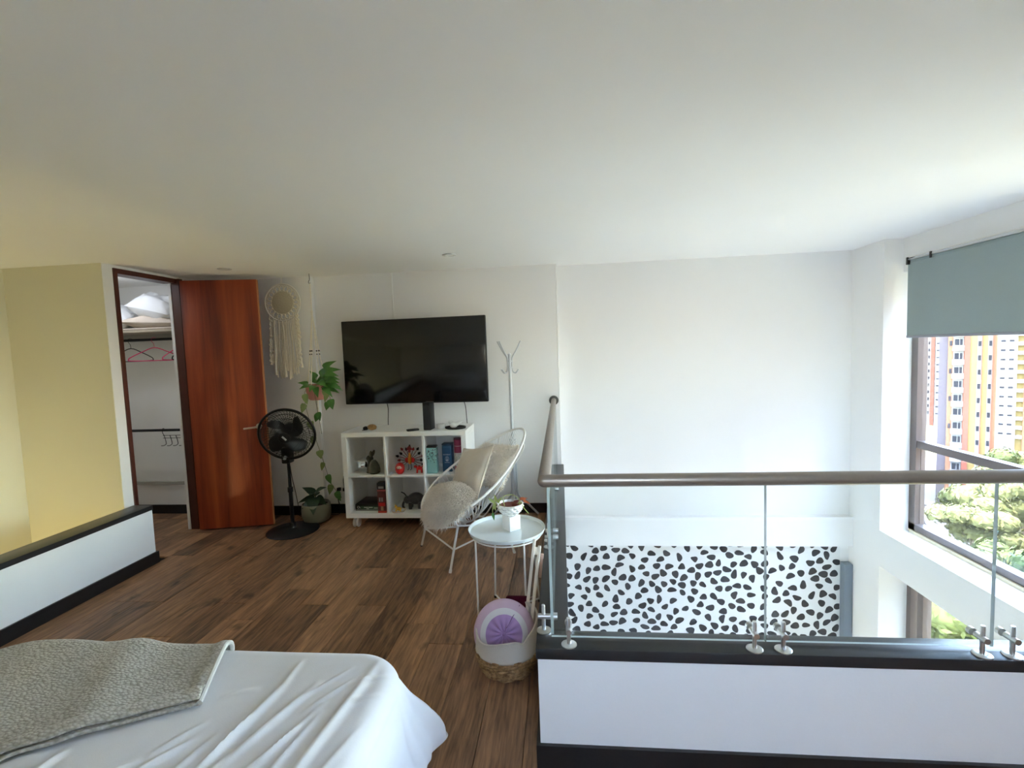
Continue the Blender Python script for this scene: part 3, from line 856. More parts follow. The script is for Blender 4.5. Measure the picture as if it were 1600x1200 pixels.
# dream catcher
DC = (-2.535, 4.288)
dc = thing('dream_catcher', 'cream macrame dream catcher ring with long tassels', 'wall hanging', (DC[0], DC[1], 2.008))
part('ring', MB().tube([(0.170*math.cos(2*PI*k/56), 0, 0.170*math.sin(2*PI*k/56)) for k in range(56)], 0.0075, 10, closed=True), mat('white_wrapped_ring', (0.84, 0.80, 0.72, 1), 0.85), dc)
part('lace_centre', MB().lathe([(0, -0.004), (0.100, -0.003), (0.113, 0.0), (0.100, 0.003), (0, 0.004)], 40, (0, 0, 0), 'Y', fn=lambda r, z, a: r*(1+0.03*math.cos(20*a))), mat('lace_cotton', (0.64, 0.57, 0.42, 1), 0.95, spec=0.05, bump=0.5, bump_scale=160), dc)
lp = MB()
for k in range(20):
    a = 2*PI*k/20
    c = Vector((0.130*math.cos(a), 0, 0.130*math.sin(a)))
    e = Vector((math.cos(a), 0, math.sin(a))); f = Vector((-math.sin(a), 0, math.cos(a)))
    lp.tube([c + e*0.026*math.cos(t) + f*0.019*math.sin(t) for t in [2*PI*i/10 for i in range(10)]], 0.0048, 6, closed=True)
for k in range(20):
    a = 2*PI*(k+0.5)/20
    e = Vector((math.cos(a), 0, math.sin(a))); f = Vector((-math.sin(a), 0, math.cos(a)))
    lp.tube([e*0.142 + f*0.016, e*0.165, e*0.142 - f*0.016], 0.0035, 6)
    lp.ball(e*0.112, 0.011, 1)
part('lace_border', lp, M_CREAM, dc, kind='stuff')
part('hanging_loop', MB().tube([(-0.006, 0.0, 0.17), (0, 0.012, 0.235), (0.006, 0, 0.17)], 0.002, 6), M_CREAM, dc)
part('nail', MB().tube([(0, 0.027, 0.232), (0, 0.006, 0.235)], 0.003, 8), M_BLACKMATTE, dc)
rt = random.Random(9)
for k in range(26):
    x = -0.135 + 0.27*k/25
    zt = -math.sqrt(max(0.0, 0.170**2 - x*x)); L = rt.uniform(0.47, 0.56) - (0.05 if abs(x) > 0.12 else 0)
    y0 = rt.uniform(-0.008, 0.008); fluffy = k in (0, 1, 24, 25)
    pth = []; rr = []
    nseg = 26 if fluffy else 10; tw_ = rt.choice((0.0035, 0.005, 0.0075, 0.009))
    for i in range(nseg):
        t = i/(nseg-1)
        pth.append((x*(1+0.10*t) + 0.004*math.sin(t*7+k) + (0.006*math.sin(i*2.4) if fluffy else 0), y0 + 0.003*math.sin(t*5+k*2), zt - L*t*(0.97 if not fluffy else 1)))
        rr.append((tw_ if not fluffy else 0.006+0.0055*(i % 2))*(0.8+0.5*t))
    part('tassel', MB().tube(pth, rr, 6), M_CREAM, dc)

# outlet with plugs
ol = thing('wall_outlet', 'white wall outlet with two black plugs low by the shelf', 'outlet', (-2.085, YB, 0.235))
part('plate', MB().rbox(-0.085, 0.055, -0.010, 0, -0.035, 0.035, 0.004), M_WHITE, ol)
for x in (-0.045, 0.015): part('plug', MB().rbox(x-0.016, x+0.016, -0.045, -0.010, -0.014, 0.018, 0.005), M_BLACK, ol)
pc = part('power_cord', MB().tube(catmull([(-2.070, 4.325, 0.25), (-2.072, 4.322, 0.33), (-2.055, 4.325, 0.40), (-2.02, 4.335, 0.45), (-1.97, 4.345, 0.47), (-1.86, 4.345, 0.46)], 5), 0.004, 6), M_CORD)
tag(pc, 'black cord looping up from the outlet behind the shelf', 'cord')
pc = part('power_cord', MB().tube(catmull([(-2.130, 4.325, 0.235), (-2.132, 4.315, 0.15), (-2.115, 4.315, 0.06), (-2.128, 4.31, 0.008), (-2.20, 4.30, 0.006)], 5), 0.004, 6), M_CORD)
tag(pc, 'black cord dropping from the outlet to the floor', 'cord')

# ------------------------------------------------------------------ standing fan
fan = thing('pedestal_fan', 'black pedestal fan standing before the red door', 'fan', (-2.355, 3.905, 0))
part('base', MB().lathe([(0, 0), (0.212, 0), (0.216, 0.006), (0.205, 0.016), (0.08, 0.028), (0.03, 0.034), (0.026, 0.075), (0, 0.075)], 48), M_BLACK, fan)
part('pole', MB().tube([(0, 0, 0.05), (0, 0, 0.36), (0.0, 0, 0.361), (0, 0, 0.62)], [0.0165, 0.0165, 0.0135, 0.0135], 16), M_BLACK, fan)
part('collar', MB().lathe([(0, 0.345), (0.022, 0.345), (0.022, 0.385), (0, 0.385)], 16), M_BLACK, fan)
nk = MB().rbox(-0.035, 0.035, -0.05, 0.04, 0.60, 0.735, 0.012, 3)
neck = part('neck', nk, M_BLACK, fan)
part('speed_knob', MB().lathe([(0, 0), (0.018, 0), (0.016, 0.02), (0, 0.022)], 16).xf(Matrix.Translation((0.008, -0.052, 0.655)) @ Matrix.Rotation(R_(90), 4, 'X')), mat('grey_knob', (0.45, 0.47, 0.48, 1), 0.3, metal=0.3), neck, 'grey knob')
HD = Matrix.Translation((0.065, -0.10, 0.862)) @ Matrix.Rotation(R_(14), 4, 'Z') @ Matrix.Rotation(R_(14), 4, 'X')
part('motor', MB().lathe([(0, 0.02), (0.05, 0.02), (0.062, 0.05), (0.06, 0.12), (0.035, 0.155), (0, 0.155)], 24, (0, 0, 0), 'Y').xf(HD), M_BLACK, fan)
part('cage_rim', MB().tube([(0.222*math.cos(2*PI*k/64), 0, 0.222*math.sin(2*PI*k/64)) for k in range(64)], 0.0105, 10, closed=True).xf(HD), M_BLACK, fan)
wires = MB()
for side, dep in ((-1, 0.075), (1, 0.065)):
    N = 110 if side < 0 else 50
    for k in range(N):
        a = 2*PI*k/N
        pts_ = []
        for i in range(6):
            t = i/5; r = 0.046 + (0.220-0.046)*t
            tw = 0.28*(1-t) if side < 0 else 0
            pts_.append((r*math.cos(a+tw), side*dep*math.sqrt(max(0, 1-(t**2.2))), r*math.sin(a+tw)))
        wires.tube(pts_, 0.0021, 4, caps=False)
    for rr_ in (0.115, 0.165, 0.195):
        t = (rr_-0.046)/0.174
        wires.tube([(rr_*math.cos(2*PI*k/40), side*dep*math.sqrt(max(0, 1-t**2.2)), rr_*math.sin(2*PI*k/40)) for k in range(40)], 0.0017, 4, closed=True)
part('cage_wires', wires.xf(HD), M_BLACK, fan)
part('hub_badge', MB().lathe([(0, -0.082), (0.044, -0.080), (0.050, -0.072), (0.048, -0.066), (0, -0.066)], 24, (0, 0, 0), 'Y').xf(HD), M_BLACK, fan)
part('badge_mark', MB().rbox(-0.022, 0.022, -0.0850, -0.0815, -0.007, 0.007, 0.001).xf(HD @ Matrix.Rotation(R_(50), 4, 'Y')), mat('badge_grey', (0.55, 0.55, 0.55, 1), 0.3), fan, 'pale badge strip')
part('spinner', MB().lathe([(0, -0.045), (0.03, -0.04), (0.04, -0.02), (0.04, 0.02), (0, 0.02)], 24, (0, 0, 0), 'Y').xf(HD), M_BLACK, fan)
for k in range(4):
    def bl_(u, v, k=k):
        r = 0.032 + 0.152*u
        half = 0.56*math.sin(PI*min(1.0, u*0.85+0.12))**0.7
        a = PI/2*k + 0.35 + 0.55*u**1.5 + (v-0.5)*2*half*(0.95 if u < 0.97 else 0.7)
        return (r*math.cos(a), -0.012 + 0.028*(v-0.5)*(1-0.2*u)*2, r*math.sin(a))
    b_ = part('blade', MB().grid(bl_, 14, 10).xf(HD), M_BLACK, fan)
    b_.modifiers.new('thick', 'SOLIDIFY').thickness = 0.002
part('cord', MB().tube(catmull([(-0.01, 0.03, 0.63), (-0.05, 0.12, 0.45), (-0.10, 0.25, 0.25), (-0.135, 0.34, 0.09), (-0.14, 0.355, 0.01), (-0.05, 0.36, 0.006)], 6), 0.003, 6), M_CORD, fan)

# ------------------------------------------------------------------ coat rack
cr_ = thing('coat_rack', 'tall pale metal coat rack standing in the corner', 'coat rack', (-0.440, 4.195, 0))
part('pole', MB().tube([(0, 0, 0.15), (0, 0, 0.70), (0, 0, 0.701), (0, 0, 1.455)], [0.016, 0.016, 0.0135, 0.0135], 16), M_GREYMETAL, cr_)
part('cap', MB().ball((0, 0, 1.455), 0.0145, 2), M_GREYMETAL, cr_)
for k, a in enumerate((R_(28), R_(152), R_(270))):
    e = Vector((math.cos(a), math.sin(a), 0))
    pth = catmull([e*0.024 + Vector((0, 0, 0.72)), e*0.024 + Vector((0, 0, 0.34)), e*0.027 + Vector((0, 0, 0.245)), e*0.055 + Vector((0, 0, 0.185)), e*0.15 + Vector((0, 0, 0.09)), e*0.225 + Vector((0, 0, 0.010))], 5)
    part('leg', MB().tube(pth, 0.0095, 10), M_GREYMETAL, cr_)
for k, a in enumerate((R_(-12), R_(172), R_(222))):
    e = Vector((math.cos(a), math.sin(a), 0))
    pth = catmull([e*0.105 + Vector((0, 0, 1.575)), e*0.066 + Vector((0, 0, 1.50)), e*0.026 + Vector((0, 0, 1.435)), e*0.021 + Vector((0, 0, 1.40)), e*0.021 + Vector((0, 0, 1.345)),
                   e*0.030 + Vector((0, 0, 1.308)), e*0.054 + Vector((0, 0, 1.300)), e*0.078 + Vector((0, 0, 1.330))], 5)
    part('hook', MB().tube(pth, 0.0068, 8), M_GREYMETAL, cr_)
for z in (1.345, 1.40): part('band', MB().lathe([(0.0145, z-0.006), (0.024, z-0.006), (0.024, z+0.006), (0.0145, z+0.006)], 18, close=False), M_GREYMETAL, cr_)

# ------------------------------------------------------------------ cube shelf
SX0, SX1, SY0, SY1, SZ0, SZ1 = -1.888, -0.806, 3.945, 4.345, 0.096, 0.842
shf = thing('cube_shelf', 'white six cube shelf on casters under the television', 'shelf', ((SX0+SX1)/2, (SY0+SY1)/2, 0))
cx_, cy_ = (SX0+SX1)/2, (SY0+SY1)/2
def sb(name, x0, x1, z0, z1, y0=SY0, y1=SY1): return part(name, MB().rbox(x0-cx_, x1-cx_, y0-cy_, y1-cy_, z0, z1, 0.0015, 1), M_WHITE, shf)
sb('top_panel', SX0, SX1, SZ1-0.040, SZ1); sb('bottom_panel', SX0, SX1, SZ0, SZ0+0.042)
sb('side_panel', SX0, SX0+0.042, SZ0+0.042, SZ1-0.040); sb('side_panel', SX1-0.042, SX1, SZ0+0.042, SZ1-0.040)
D1, D2 = -1.520, -1.184
for d in (D1, D2): sb('divider', d, d+0.018, SZ0+0.042, SZ1-0.040)
SM = 0.452
for a, b in ((SX0+0.042, D1), (D1+0.018, D2), (D2+0.018, SX1-0.042)): sb('middle_shelf', a, b, SM, SM+0.018)
for x in (SX0+0.07, SX1-0.07):
    for y in (SY0+0.06, SY1-0.06):
        c = part('caster', MB().rbox(x-cx_-0.022, x-cx_+0.022, y-cy_-0.022, y-cy_+0.022, 0.082, 0.096, 0.003), M_WHITE, shf)
        for s in (-1, 1):
            part('wheel', MB().lathe([(0, -0.009), (0.036, -0.009), (0.041, -0.004), (0.041, 0.004), (0.036, 0.009), (0, 0.009)], 22, (x-cx_+s*0.016, y-cy_, 0.0412), 'X'), mat('white_caster_wheel', (0.75, 0.75, 0.75, 1), 0.3), c)
        part('fork', MB().rbox(x-cx_-0.006, x-cx_+0.006, y-cy_-0.02, y-cy_+0.02, 0.045, 0.084, 0.002), M_GREYMETAL, c)
ZM = SM + 0.0185      # standing height on the middle shelf
ZB = SZ0 + 0.0425     # standing height on the bottom
ZT = SZ1 + 0.0005

# top of the shelf
t = thing('amber_ornament', 'small amber and black ornament on the left of the shelf top', 'ornament', (-1.672, 4.06, ZT))
part('body', MB().ball((0.016, 0, 0.026), 0.034, 3, (1.25, 0.75, 0.76), lambda c: 1+0.10*noise.noise(c*3)), mat('amber_brown', (0.34, 0.19, 0.07, 1), 0.4, noise_amt=0.6, noise_scale=45), t)
part('head', MB().ball((-0.040, -0.004, 0.018), 0.022, 2, (1.2, 0.8, 0.8)), M_BLACKMATTE, t)
part('foot', MB().rbox(-0.072, -0.045, -0.012, 0.012, 0, 0.005, 0.002), M_BLACKMATTE, t)
t = thing('remote_control', 'black remote control lying on the white shelf top', 'remote', (-1.268, 3.985, ZT), R_(33))
part('body', MB().rbox(-0.052, 0.052, -0.020, 0.020, 0, 0.016, 0.005), M_BLACK, t)
for i in range(5): part('button', MB().tube([(-0.035+0.017*i, 0, 0.015), (-0.035+0.017*i, 0, 0.018)], 0.005, 8), mat('grey_rubber', (0.06, 0.06, 0.06, 1), 0.7), t)
t = thing('black_speaker', 'tall narrow black box standing on the shelf below the television', 'speaker', (-1.140, 4.045, ZT), R_(-4))
part('body', MB().rbox(-0.034, 0.034, -0.055, 0.055, 0, 0.236, 0.006), M_BLACK, t)
part('front_grille', MB().rbox(-0.030, 0.026, -0.0575, -0.054, 0.008, 0.212, 0.001), mat('dark_grille', (0.018, 0.018, 0.022, 1), 0.6, bump=0.4, bump_scale=900), t)
t = thing('white_candle_jar', 'low white round jar between black box and tray', 'jar', (-1.043, 4.07, ZT))
part('jar', MB().lathe([(0, 0), (0.036, 0), (0.040, 0.006), (0.040, 0.036), (0.037, 0.042), (0.033, 0.040), (0.032, 0.030), (0, 0.030)], 26), mat('white_glaze', (0.72, 0.71, 0.68, 1), 0.3), t)
t = thing('black_tray', 'oval black tray on the right of the shelf top', 'tray', (-0.915, 4.06, ZT))
part('dish', MB().lathe([(0, 0.004), (0.080, 0.004), (0.083, 0.016), (0.092, 0.018), (0.090, 0.002), (0.084, 0), (0, 0)], 36, fn=lambda r, z, a: r*(1-0.20*abs(math.sin(a)))), M_BLACKMATTE, t)
t = thing('white_bird', 'white ceramic bird ornament sitting on the black tray', 'ornament', (-0.930, 4.06, ZT+0.0045))
part('body', MB().ball((0.0, 0, 0.026), 0.034, 3, (1.0, 0.75, 0.78)), mat('white_porcelain', (0.82, 0.82, 0.80, 1), 0.25), t)
part('tail', MB().tube([(0.018, 0, 0.030), (0.050, 0, 0.042), (0.076, 0, 0.062)], [0.020, 0.015, 0.011], 10), mat('white_porcelain', (0.82, 0.82, 0.80, 1), 0.25), t)
part('head', MB().ball((-0.028, 0, 0.050), 0.016, 2), mat('white_porcelain', (0.82, 0.82, 0.80, 1), 0.25), t)
part('beak', MB().tube([(-0.040, 0, 0.052), (-0.054, 0, 0.049)], [0.005, 0.001], 6), mat('white_porcelain', (0.82, 0.82, 0.80, 1), 0.25), t)

# top left cube: mirror ball and bunny
t = thing('mirror_ball', 'silver mirror ball behind the dark bunny on the shelf', 'mirror ball', (-1.770, 4.105, ZM))
mb_ = bpy.data.materials.new('mirror_tiles'); mb_.use_nodes = True
mb_.node_tree.nodes['Principled BSDF'].inputs['Metallic'].default_value = 1.0
mb_.node_tree.nodes['Principled BSDF'].inputs['Roughness'].default_value = 0.12
mb_.node_tree.nodes['Principled BSDF'].inputs['Base Color'].default_value = (0.85, 0.87, 0.87, 1)
bm_ = MB()
for i in range(14):
    for j in range(28):
        a0, a1 = PI*i/14, PI*(i+1)/14; b0, b1 = 2*PI*j/28, 2*PI*(j+1)/28
        q = [(0.062*math.sin(a)*math.cos(b), 0.062*math.sin(a)*math.sin(b), 0.0625+0.062*math.cos(a)) for a, b in ((a0, b0), (a1, b0), (a1, b1), (a0, b1))]
        bm_.add(q, [(0, 1, 2, 3)])
part('mirror_tiles', bm_, mb_, t, kind='stuff')
t = thing('bunny_figurine', 'dark olive seated bunny figurine in the upper left cube', 'figurine', (-1.652, 4.02, ZM), R_(-20))
bun = MB()
bun.lathe([(0, 0), (0.040, 0.002), (0.050, 0.016), (0.050, 0.04), (0.043, 0.072), (0.031, 0.098), (0.020, 0.114), (0, 0.120)], 22, (0.008, 0, 0), fn=lambda r, z, a: r*(1+0.16*math.cos(a)))
bun.ball((-0.030, 0, 0.128), 0.030, 3, (1.15, 0.85, 0.95))
bun.tube([(-0.018, 0, 0.095), (-0.024, 0, 0.12)], [0.030, 0.026], 12)
bun.ball((-0.034, -0.020, 0.010), 0.017, 2, (1.5, 0.8, 0.6)); bun.ball((-0.034, 0.020, 0.010), 0.017, 2, (1.5, 0.8, 0.6))
bun.tube([(-0.026, -0.016, 0.09), (-0.040, -0.017, 0.05), (-0.042, -0.017, 0.012)], [0.014, 0.011, 0.010], 10)
bun.tube([(-0.026, 0.016, 0.09), (-0.040, 0.017, 0.05), (-0.042, 0.017, 0.012)], [0.014, 0.011, 0.010], 10)
part('body', bun, M_BUNNY, t)
for s in (-1, 1): part('ear', MB().ball((0, 0, 0), 0.030, 2, (0.50, 0.30, 1.15)).xf(Matrix.Translation((-0.004, s*0.015, 0.172)) @ Matrix.Rotation(R_(22), 4, 'Y') @ Matrix.Rotation(R_(-s*12), 4, 'X')), M_BUNNY, t)
part('tail', MB().ball((0.064, 0, 0.022), 0.013, 2), M_BUNNY, t)

# top middle cube
t = thing('daruma_doll', 'round red doll with a pale face on the shelf', 'figurine', (-1.402, 3.995, ZM))
part('body', MB().lathe([(0, 0), (0.022, 0.001), (0.034, 0.014), (0.0405, 0.038), (0.039, 0.062), (0.030, 0.083), (0.014, 0.094), (0, 0.096)], 28), M_RED, t)
part('face', MB().ball((0.002, -0.0285, 0.058), 0.022, 3, (1.05, 0.58, 0.80)), mat('pale_face', (0.72, 0.52, 0.42, 1), 0.5), t)
for s in (-1, 1): part('eye', MB().ball((0.002+s*0.010, -0.0405, 0.060), 0.0035, 1), M_BLACK, t)
part('moustache', MB().tube([(-0.010, -0.0385, 0.047), (0.002, -0.0415, 0.050), (0.014, -0.0385, 0.047)], 0.0022, 6), M_BLACK, t)
t = thing('peacock_figurine', 'metal peacock with fanned red and black feathers on the shelf', 'figurine', (-1.355, 4.13, ZM))
part('body', MB().lathe([(0, 0.045), (0.014, 0.055), (0.019, 0.085), (0.014, 0.125), (0.009, 0.150), (0, 0.158)], 16), mat('orange_gold_enamel', (0.60, 0.22, 0.02, 1), 0.35, metal=0.4), t)
part('head', MB().ball((0, -0.004, 0.166), 0.013, 2), M_DARKRED, t)
part('crest', MB().leaf((0, 0, 0.172), (0, 0, 1), (0, -1, 0), 0.045, 0.052, 0.1, 0), M_DARKRED, t)
for s in (-1, 1):
    part('leg', MB().tube([(s*0.010, 0, 0.052), (s*0.012, 0, 0.006), (s*0.012-0.004, -0.022, 0.003)], 0.0035, 6), M_BLACK, t)
    part('wing', MB().ball((s*0.026, 0.002, 0.085), 0.022, 2, (0.9, 0.4, 1.1)), M_RED, t)
for k in range(15):
    a = R_(-38 + 256*k/14); L = 0.135 if k % 2 else 0.115
    e = Vector((math.cos(a), 0, math.sin(a))); c = Vector((0, 0.012, 0.085))
    f_ = part('feather', MB().tube([c + e*0.02, c + e*(L-0.03)], 0.0028, 6), M_DARKRED if k % 2 else M_BLACK, t)
    part('feather_eye', MB().ball(c + e*(L-0.016), 0.0125, 2, (1, 0.35, 1)).ball(c + e*(L-0.004), 0.008, 1, (1, 0.35, 1)), M_BLACKMATTE if k % 3 else M_DARKRED, f_)
t = thing('red_animal', 'tiny red animal figure at the right of the middle cube', 'figurine', (-1.238, 4.015, ZM), R_(10))
ra = MB().ball((0, 0, 0.040), 0.018, 2, (1.5, 0.8, 0.9))
for x, y in ((-0.016, -0.008), (-0.016, 0.008), (0.018, -0.008), (0.018, 0.008)): ra.tube([(x, y, 0.035), (x*1.2, y, 0.0)], [0.008, 0.006], 8)
part('body', ra, M_RED, t)
part('head', MB().ball((-0.030, 0, 0.056), 0.014, 2, (1.2, 0.8, 0.9)), M_RED, t)
part('tail', MB().tube([(0.024, 0, 0.048), (0.034, 0, 0.066)], [0.005, 0.003], 6), M_RED, t)

# top right cube: tins
def tin(name, label, x, y, w, d, h, m, rz=0):
    t = thing(name, label, 'tin', (x, y, ZM), rz)
    part('body', MB().rbox(-w/2, w/2, -d/2, d/2, 0, h*0.93, 0.007, 2), m, t)
    return t
def teal_print():
    m = bpy.data.materials.new('teal_printed_tin'); m.use_nodes = True
    nt = m.node_tree; b = nt.nodes['Principled BSDF']
    tc = nt.nodes.new('ShaderNodeTexCoord')
    vo = nt.nodes.new('ShaderNodeTexVoronoi'); vo.inputs['Scale'].default_value = 48; vo.feature = 'F1'
    nz = nt.nodes.new('ShaderNodeTexNoise'); nz.inputs['Scale'].default_value = 55; nz.inputs['Detail'].default_value = 2
    sx = nt.nodes.new('ShaderNodeSeparateXYZ'); mr = nt.nodes.new('ShaderNodeMapRange')
    mr.inputs[1].default_value = 0.09; mr.inputs[2].default_value = 0.13
    gt = nt.nodes.new('ShaderNodeMath'); gt.operation = 'GREATER_THAN'; gt.inputs[1].default_value = 0.56
    mu = nt.nodes.new('ShaderNodeMath'); mu.operation = 'MULTIPLY'
    mx = nt.nodes.new('ShaderNodeMix'); mx.data_type = 'RGBA'
    mx.inputs[6].default_value = (0.24, 0.50, 0.50, 1); mx.inputs[7].default_value = (0.06, 0.09, 0.10, 1)
    mx2 = nt.nodes.new('ShaderNodeMix'); mx2.data_type = 'RGBA'; mx2.inputs[7].default_value = (0.62, 0.72, 0.72, 1)
    lt = nt.nodes.new('ShaderNodeMath'); lt.operation = 'LESS_THAN'; lt.inputs[1].default_value = 0.18
    mu2 = nt.nodes.new('ShaderNodeMath'); mu2.operation = 'MULTIPLY'
    nt.links.new(tc.outputs['Object'], vo.inputs['Vector']); nt.links.new(tc.outputs['Object'], nz.inputs['Vector'])
    nt.links.new(tc.outputs['Object'], sx.inputs[0]); nt.links.new(sx.outputs[2], mr.inputs[0])
    nt.links.new(nz.outputs['Fac'], gt.inputs[0]); nt.links.new(gt.outputs[0], mu.inputs[0]); nt.links.new(mr.outputs[0], mu.inputs[1])
    nt.links.new(mu.outputs[0], mx.inputs[0]); nt.links.new(vo.outputs['Distance'], lt.inputs[0])
    nt.links.new(lt.outputs[0], mu2.inputs[0]); nt.links.new(mr.outputs[0], mu2.inputs[1]); nt.links.new(mu2.outputs[0], mx2.inputs[0])
    nt.links.new(mx.outputs[2], mx2.inputs[6]); nt.links.new(mx2.outputs[2], b.inputs['Base Color'])
    b.inputs['Roughness'].default_value = 0.35
    return m
t = tin('tea_tin', 'pale teal printed tin at the left of the tins', -1.118, 4.020, 0.088, 0.075, 0.238, teal_print(), R_(3))
part('lid', MB().rbox(-0.043, 0.043, -0.037, 0.037, 0.221, 0.236, 0.005), M_BLACK, t, 'black lid')
em = MB().tube([(0.016*math.cos(2*PI*k/20), -0.0382, 0.165+0.016*math.sin(2*PI*k/20)) for k in range(20)], 0.0022, 5, closed=True)
em.tube([(-0.012, -0.0382, 0.137), (0.012, -0.0382, 0.137)], 0.0018, 5).tube([(0, -0.0382, 0.152), (0, -0.0382, 0.142)], 0.004, 5).ball((0.022, -0.038, 0.098), 0.007, 1, (1, 0.2, 0.7))
part('emblem', em, mat('dark_teal_ink', (0.03, 0.10, 0.12, 1), 0.5), t, 'dark round emblem')
M_BLUETIN = mat('deep_blue_tin', (0.012, 0.075, 0.17, 1), 0.35, noise_amt=0.2, noise_scale=20)
M_SILVERINK = mat('pale_blue_ink', (0.45, 0.50, 0.60, 1), 0.4)
t = tin('gift_tin', 'deep blue tin with pale lettering in the middle of the tins', -0.994, 4.075, 0.086, 0.080, 0.246, M_BLUETIN, R_(-2))
part('lid', MB().rbox(-0.0435, 0.0435, -0.0405, 0.0405, 0.229, 0.246, 0.005), mat('blue_lid', (0.008, 0.035, 0.08, 1), 0.35), t)
text('lettering', 'BOMBAY', 0.0155, M_SILVERINK, t, (0.0, -0.0404, 0.150), (R_(90), 0, 0))
text('lettering', 'SAPPHIRE', 0.0105, M_SILVERINK, t, (0.0, -0.0404, 0.082), (R_(90), 0, 0))
pm = MB().tube([(0.015*math.cos(2*PI*k/18), -0.0404, 0.114+0.022*math.sin(2*PI*k/18)) for k in range(18)], 0.0014, 5, closed=True)
pm.ball((0, -0.0404, 0.122), 0.007, 1, (0.8, 0.1, 1)).ball((0, -0.0404, 0.104), 0.010, 1, (1, 0.1, 0.8))
part('portrait', pm, M_SILVERINK, t, 'pale oval portrait')
part('frame_line', MB().tube([(-0.034, -0.0404, 0.215), (0.034, -0.0404, 0.215), (0.034, -0.0404, 0.02)], 0.0011, 4), mat('light_blue_line', (0.08, 0.22, 0.32, 1), 0.4), t)
t = thing('magenta_tin', 'round magenta tin standing at the right of the tins', 'tin', (-0.898, 4.060, ZM))
part('body', MB().lathe([(0, 0), (0.036, 0), (0.036, 0.278), (0, 0.278)], 28), mat('magenta_tin_paint', (0.26, 0.018, 0.065, 1), 0.4), t)
part('lid', MB().lathe([(0, 0.278), (0.037, 0.278), (0.037, 0.290), (0, 0.292)], 28), mat('dark_magenta_lid', (0.08, 0.008, 0.02, 1), 0.4), t)
part('label_band', MB().lathe([(0.0366, 0.05), (0.0366, 0.165)], 28, close=False), mat('white_black_print', (0.55, 0.53, 0.50, 1), 0.5, noise_amt=0.9, noise_scale=40), t)
part('ring_line', MB().lathe([(0.0366, 0.222), (0.0366, 0.226)], 28, close=False), mat('pale_line', (0.6, 0.4, 0.4, 1), 0.4), t)

# bottom left cube: game box and tall red box
t = thing('board_game_box', 'flat black game box with white title in the lower left cube', 'game box', (-1.722, 4.115, ZB), R_(-1))
part('tray', MB().rbox(-0.106, 0.106, -0.102, 0.125, 0, 0.058, 0.002), mat('game_box_black', (0.012, 0.016, 0.013, 1), 0.45), t)
part('lid_print', MB().rbox(-0.095, 0.098, -0.092, 0.115, 0.058, 0.060, 0.0008), mat('grey_cover_print', (0.035, 0.037, 0.036, 1), 0.4, noise_amt=0.6, noise_scale=18), t)
part('side_band', MB().box(-0.060, 0.103, -0.1030, -0.1015, 0.014, 0.040), mat('green_band', (0.035, 0.075, 0.040, 1), 0.5), t)
part('bottom_line', MB().box(-0.098, 0.103, -0.1030, -0.1015, 0.0065, 0.0095), mat('pale_print', (0.42, 0.46, 0.40, 1), 0.5), t)
text('title', 'Ouija', 0.030, mat('white_ink', (0.7, 0.72, 0.68, 1), 0.5), t, (-0.092, -0.1025, 0.030), (R_(90), 0, 0), align='LEFT')
for (x0, x1, z0, z1) in ((-0.027, 0.010, 0.026, 0.034), (0.014, 0.052, 0.026, 0.034), (0.064, 0.098, 0.021, 0.028), (-0.005, 0.018, 0.016, 0.022)):
    part('print_line', MB().box(x0, x1, -0.1036, -0.1020, z0, z1), mat('pale_print', (0.42, 0.46, 0.40, 1), 0.5), t)
t = thing('red_gift_box', 'tall dark red and black box beside the flat game box', 'box', (-1.5655, 3.990, ZB))
part('body', MB().rbox(-0.036, 0.036, -0.036, 0.036, 0, 0.205, 0.003), mat('dark_red_print', (0.10, 0.012, 0.012, 1), 0.45, noise_amt=0.8, noise_scale=35), t)
part('top_section', MB().rbox(-0.036, 0.036, -0.036, 0.036, 0.205, 0.262, 0.003), M_BLACK, t)
part('foil_band', MB().rbox(-0.037, 0.037, -0.037, 0.037, 0.190, 0.202, 0.002), mat('pinkish_red_band', (0.42, 0.07, 0.08, 1), 0.4), t)
part('base_band', MB().rbox(-0.037, 0.037, -0.037, 0.037, 0, 0.018, 0.002), mat('bright_red_band', (0.55, 0.05, 0.03, 1), 0.4), t)
part('front_panel', MB().rbox(-0.028, 0.030, -0.0375, -0.0355, 0.06, 0.09, 0.001), M_RED, t)
part('figure_print', MB().rbox(-0.010, 0.014, -0.0375, -0.0355, 0.022, 0.058, 0.001), mat('tan_print', (0.35, 0.18, 0.10, 1), 0.5), t)
part('white_print', MB().rbox(-0.024, 0.024, -0.0375, -0.0355, 0.212, 0.232, 0.001), mat('grey_print', (0.40, 0.38, 0.38, 1), 0.5), t)
part('letter_print', MB().rbox(-0.022, -0.014, -0.0375, -0.0355, 0.10, 0.135, 0.001).rbox(-0.006, 0.0, -0.0375, -0.0355, 0.10, 0.135, 0.001).rbox(0.006, 0.012, -0.0375, -0.0355, 0.10, 0.135, 0.001), mat('grey_print', (0.40, 0.38, 0.38, 1), 0.5), t)

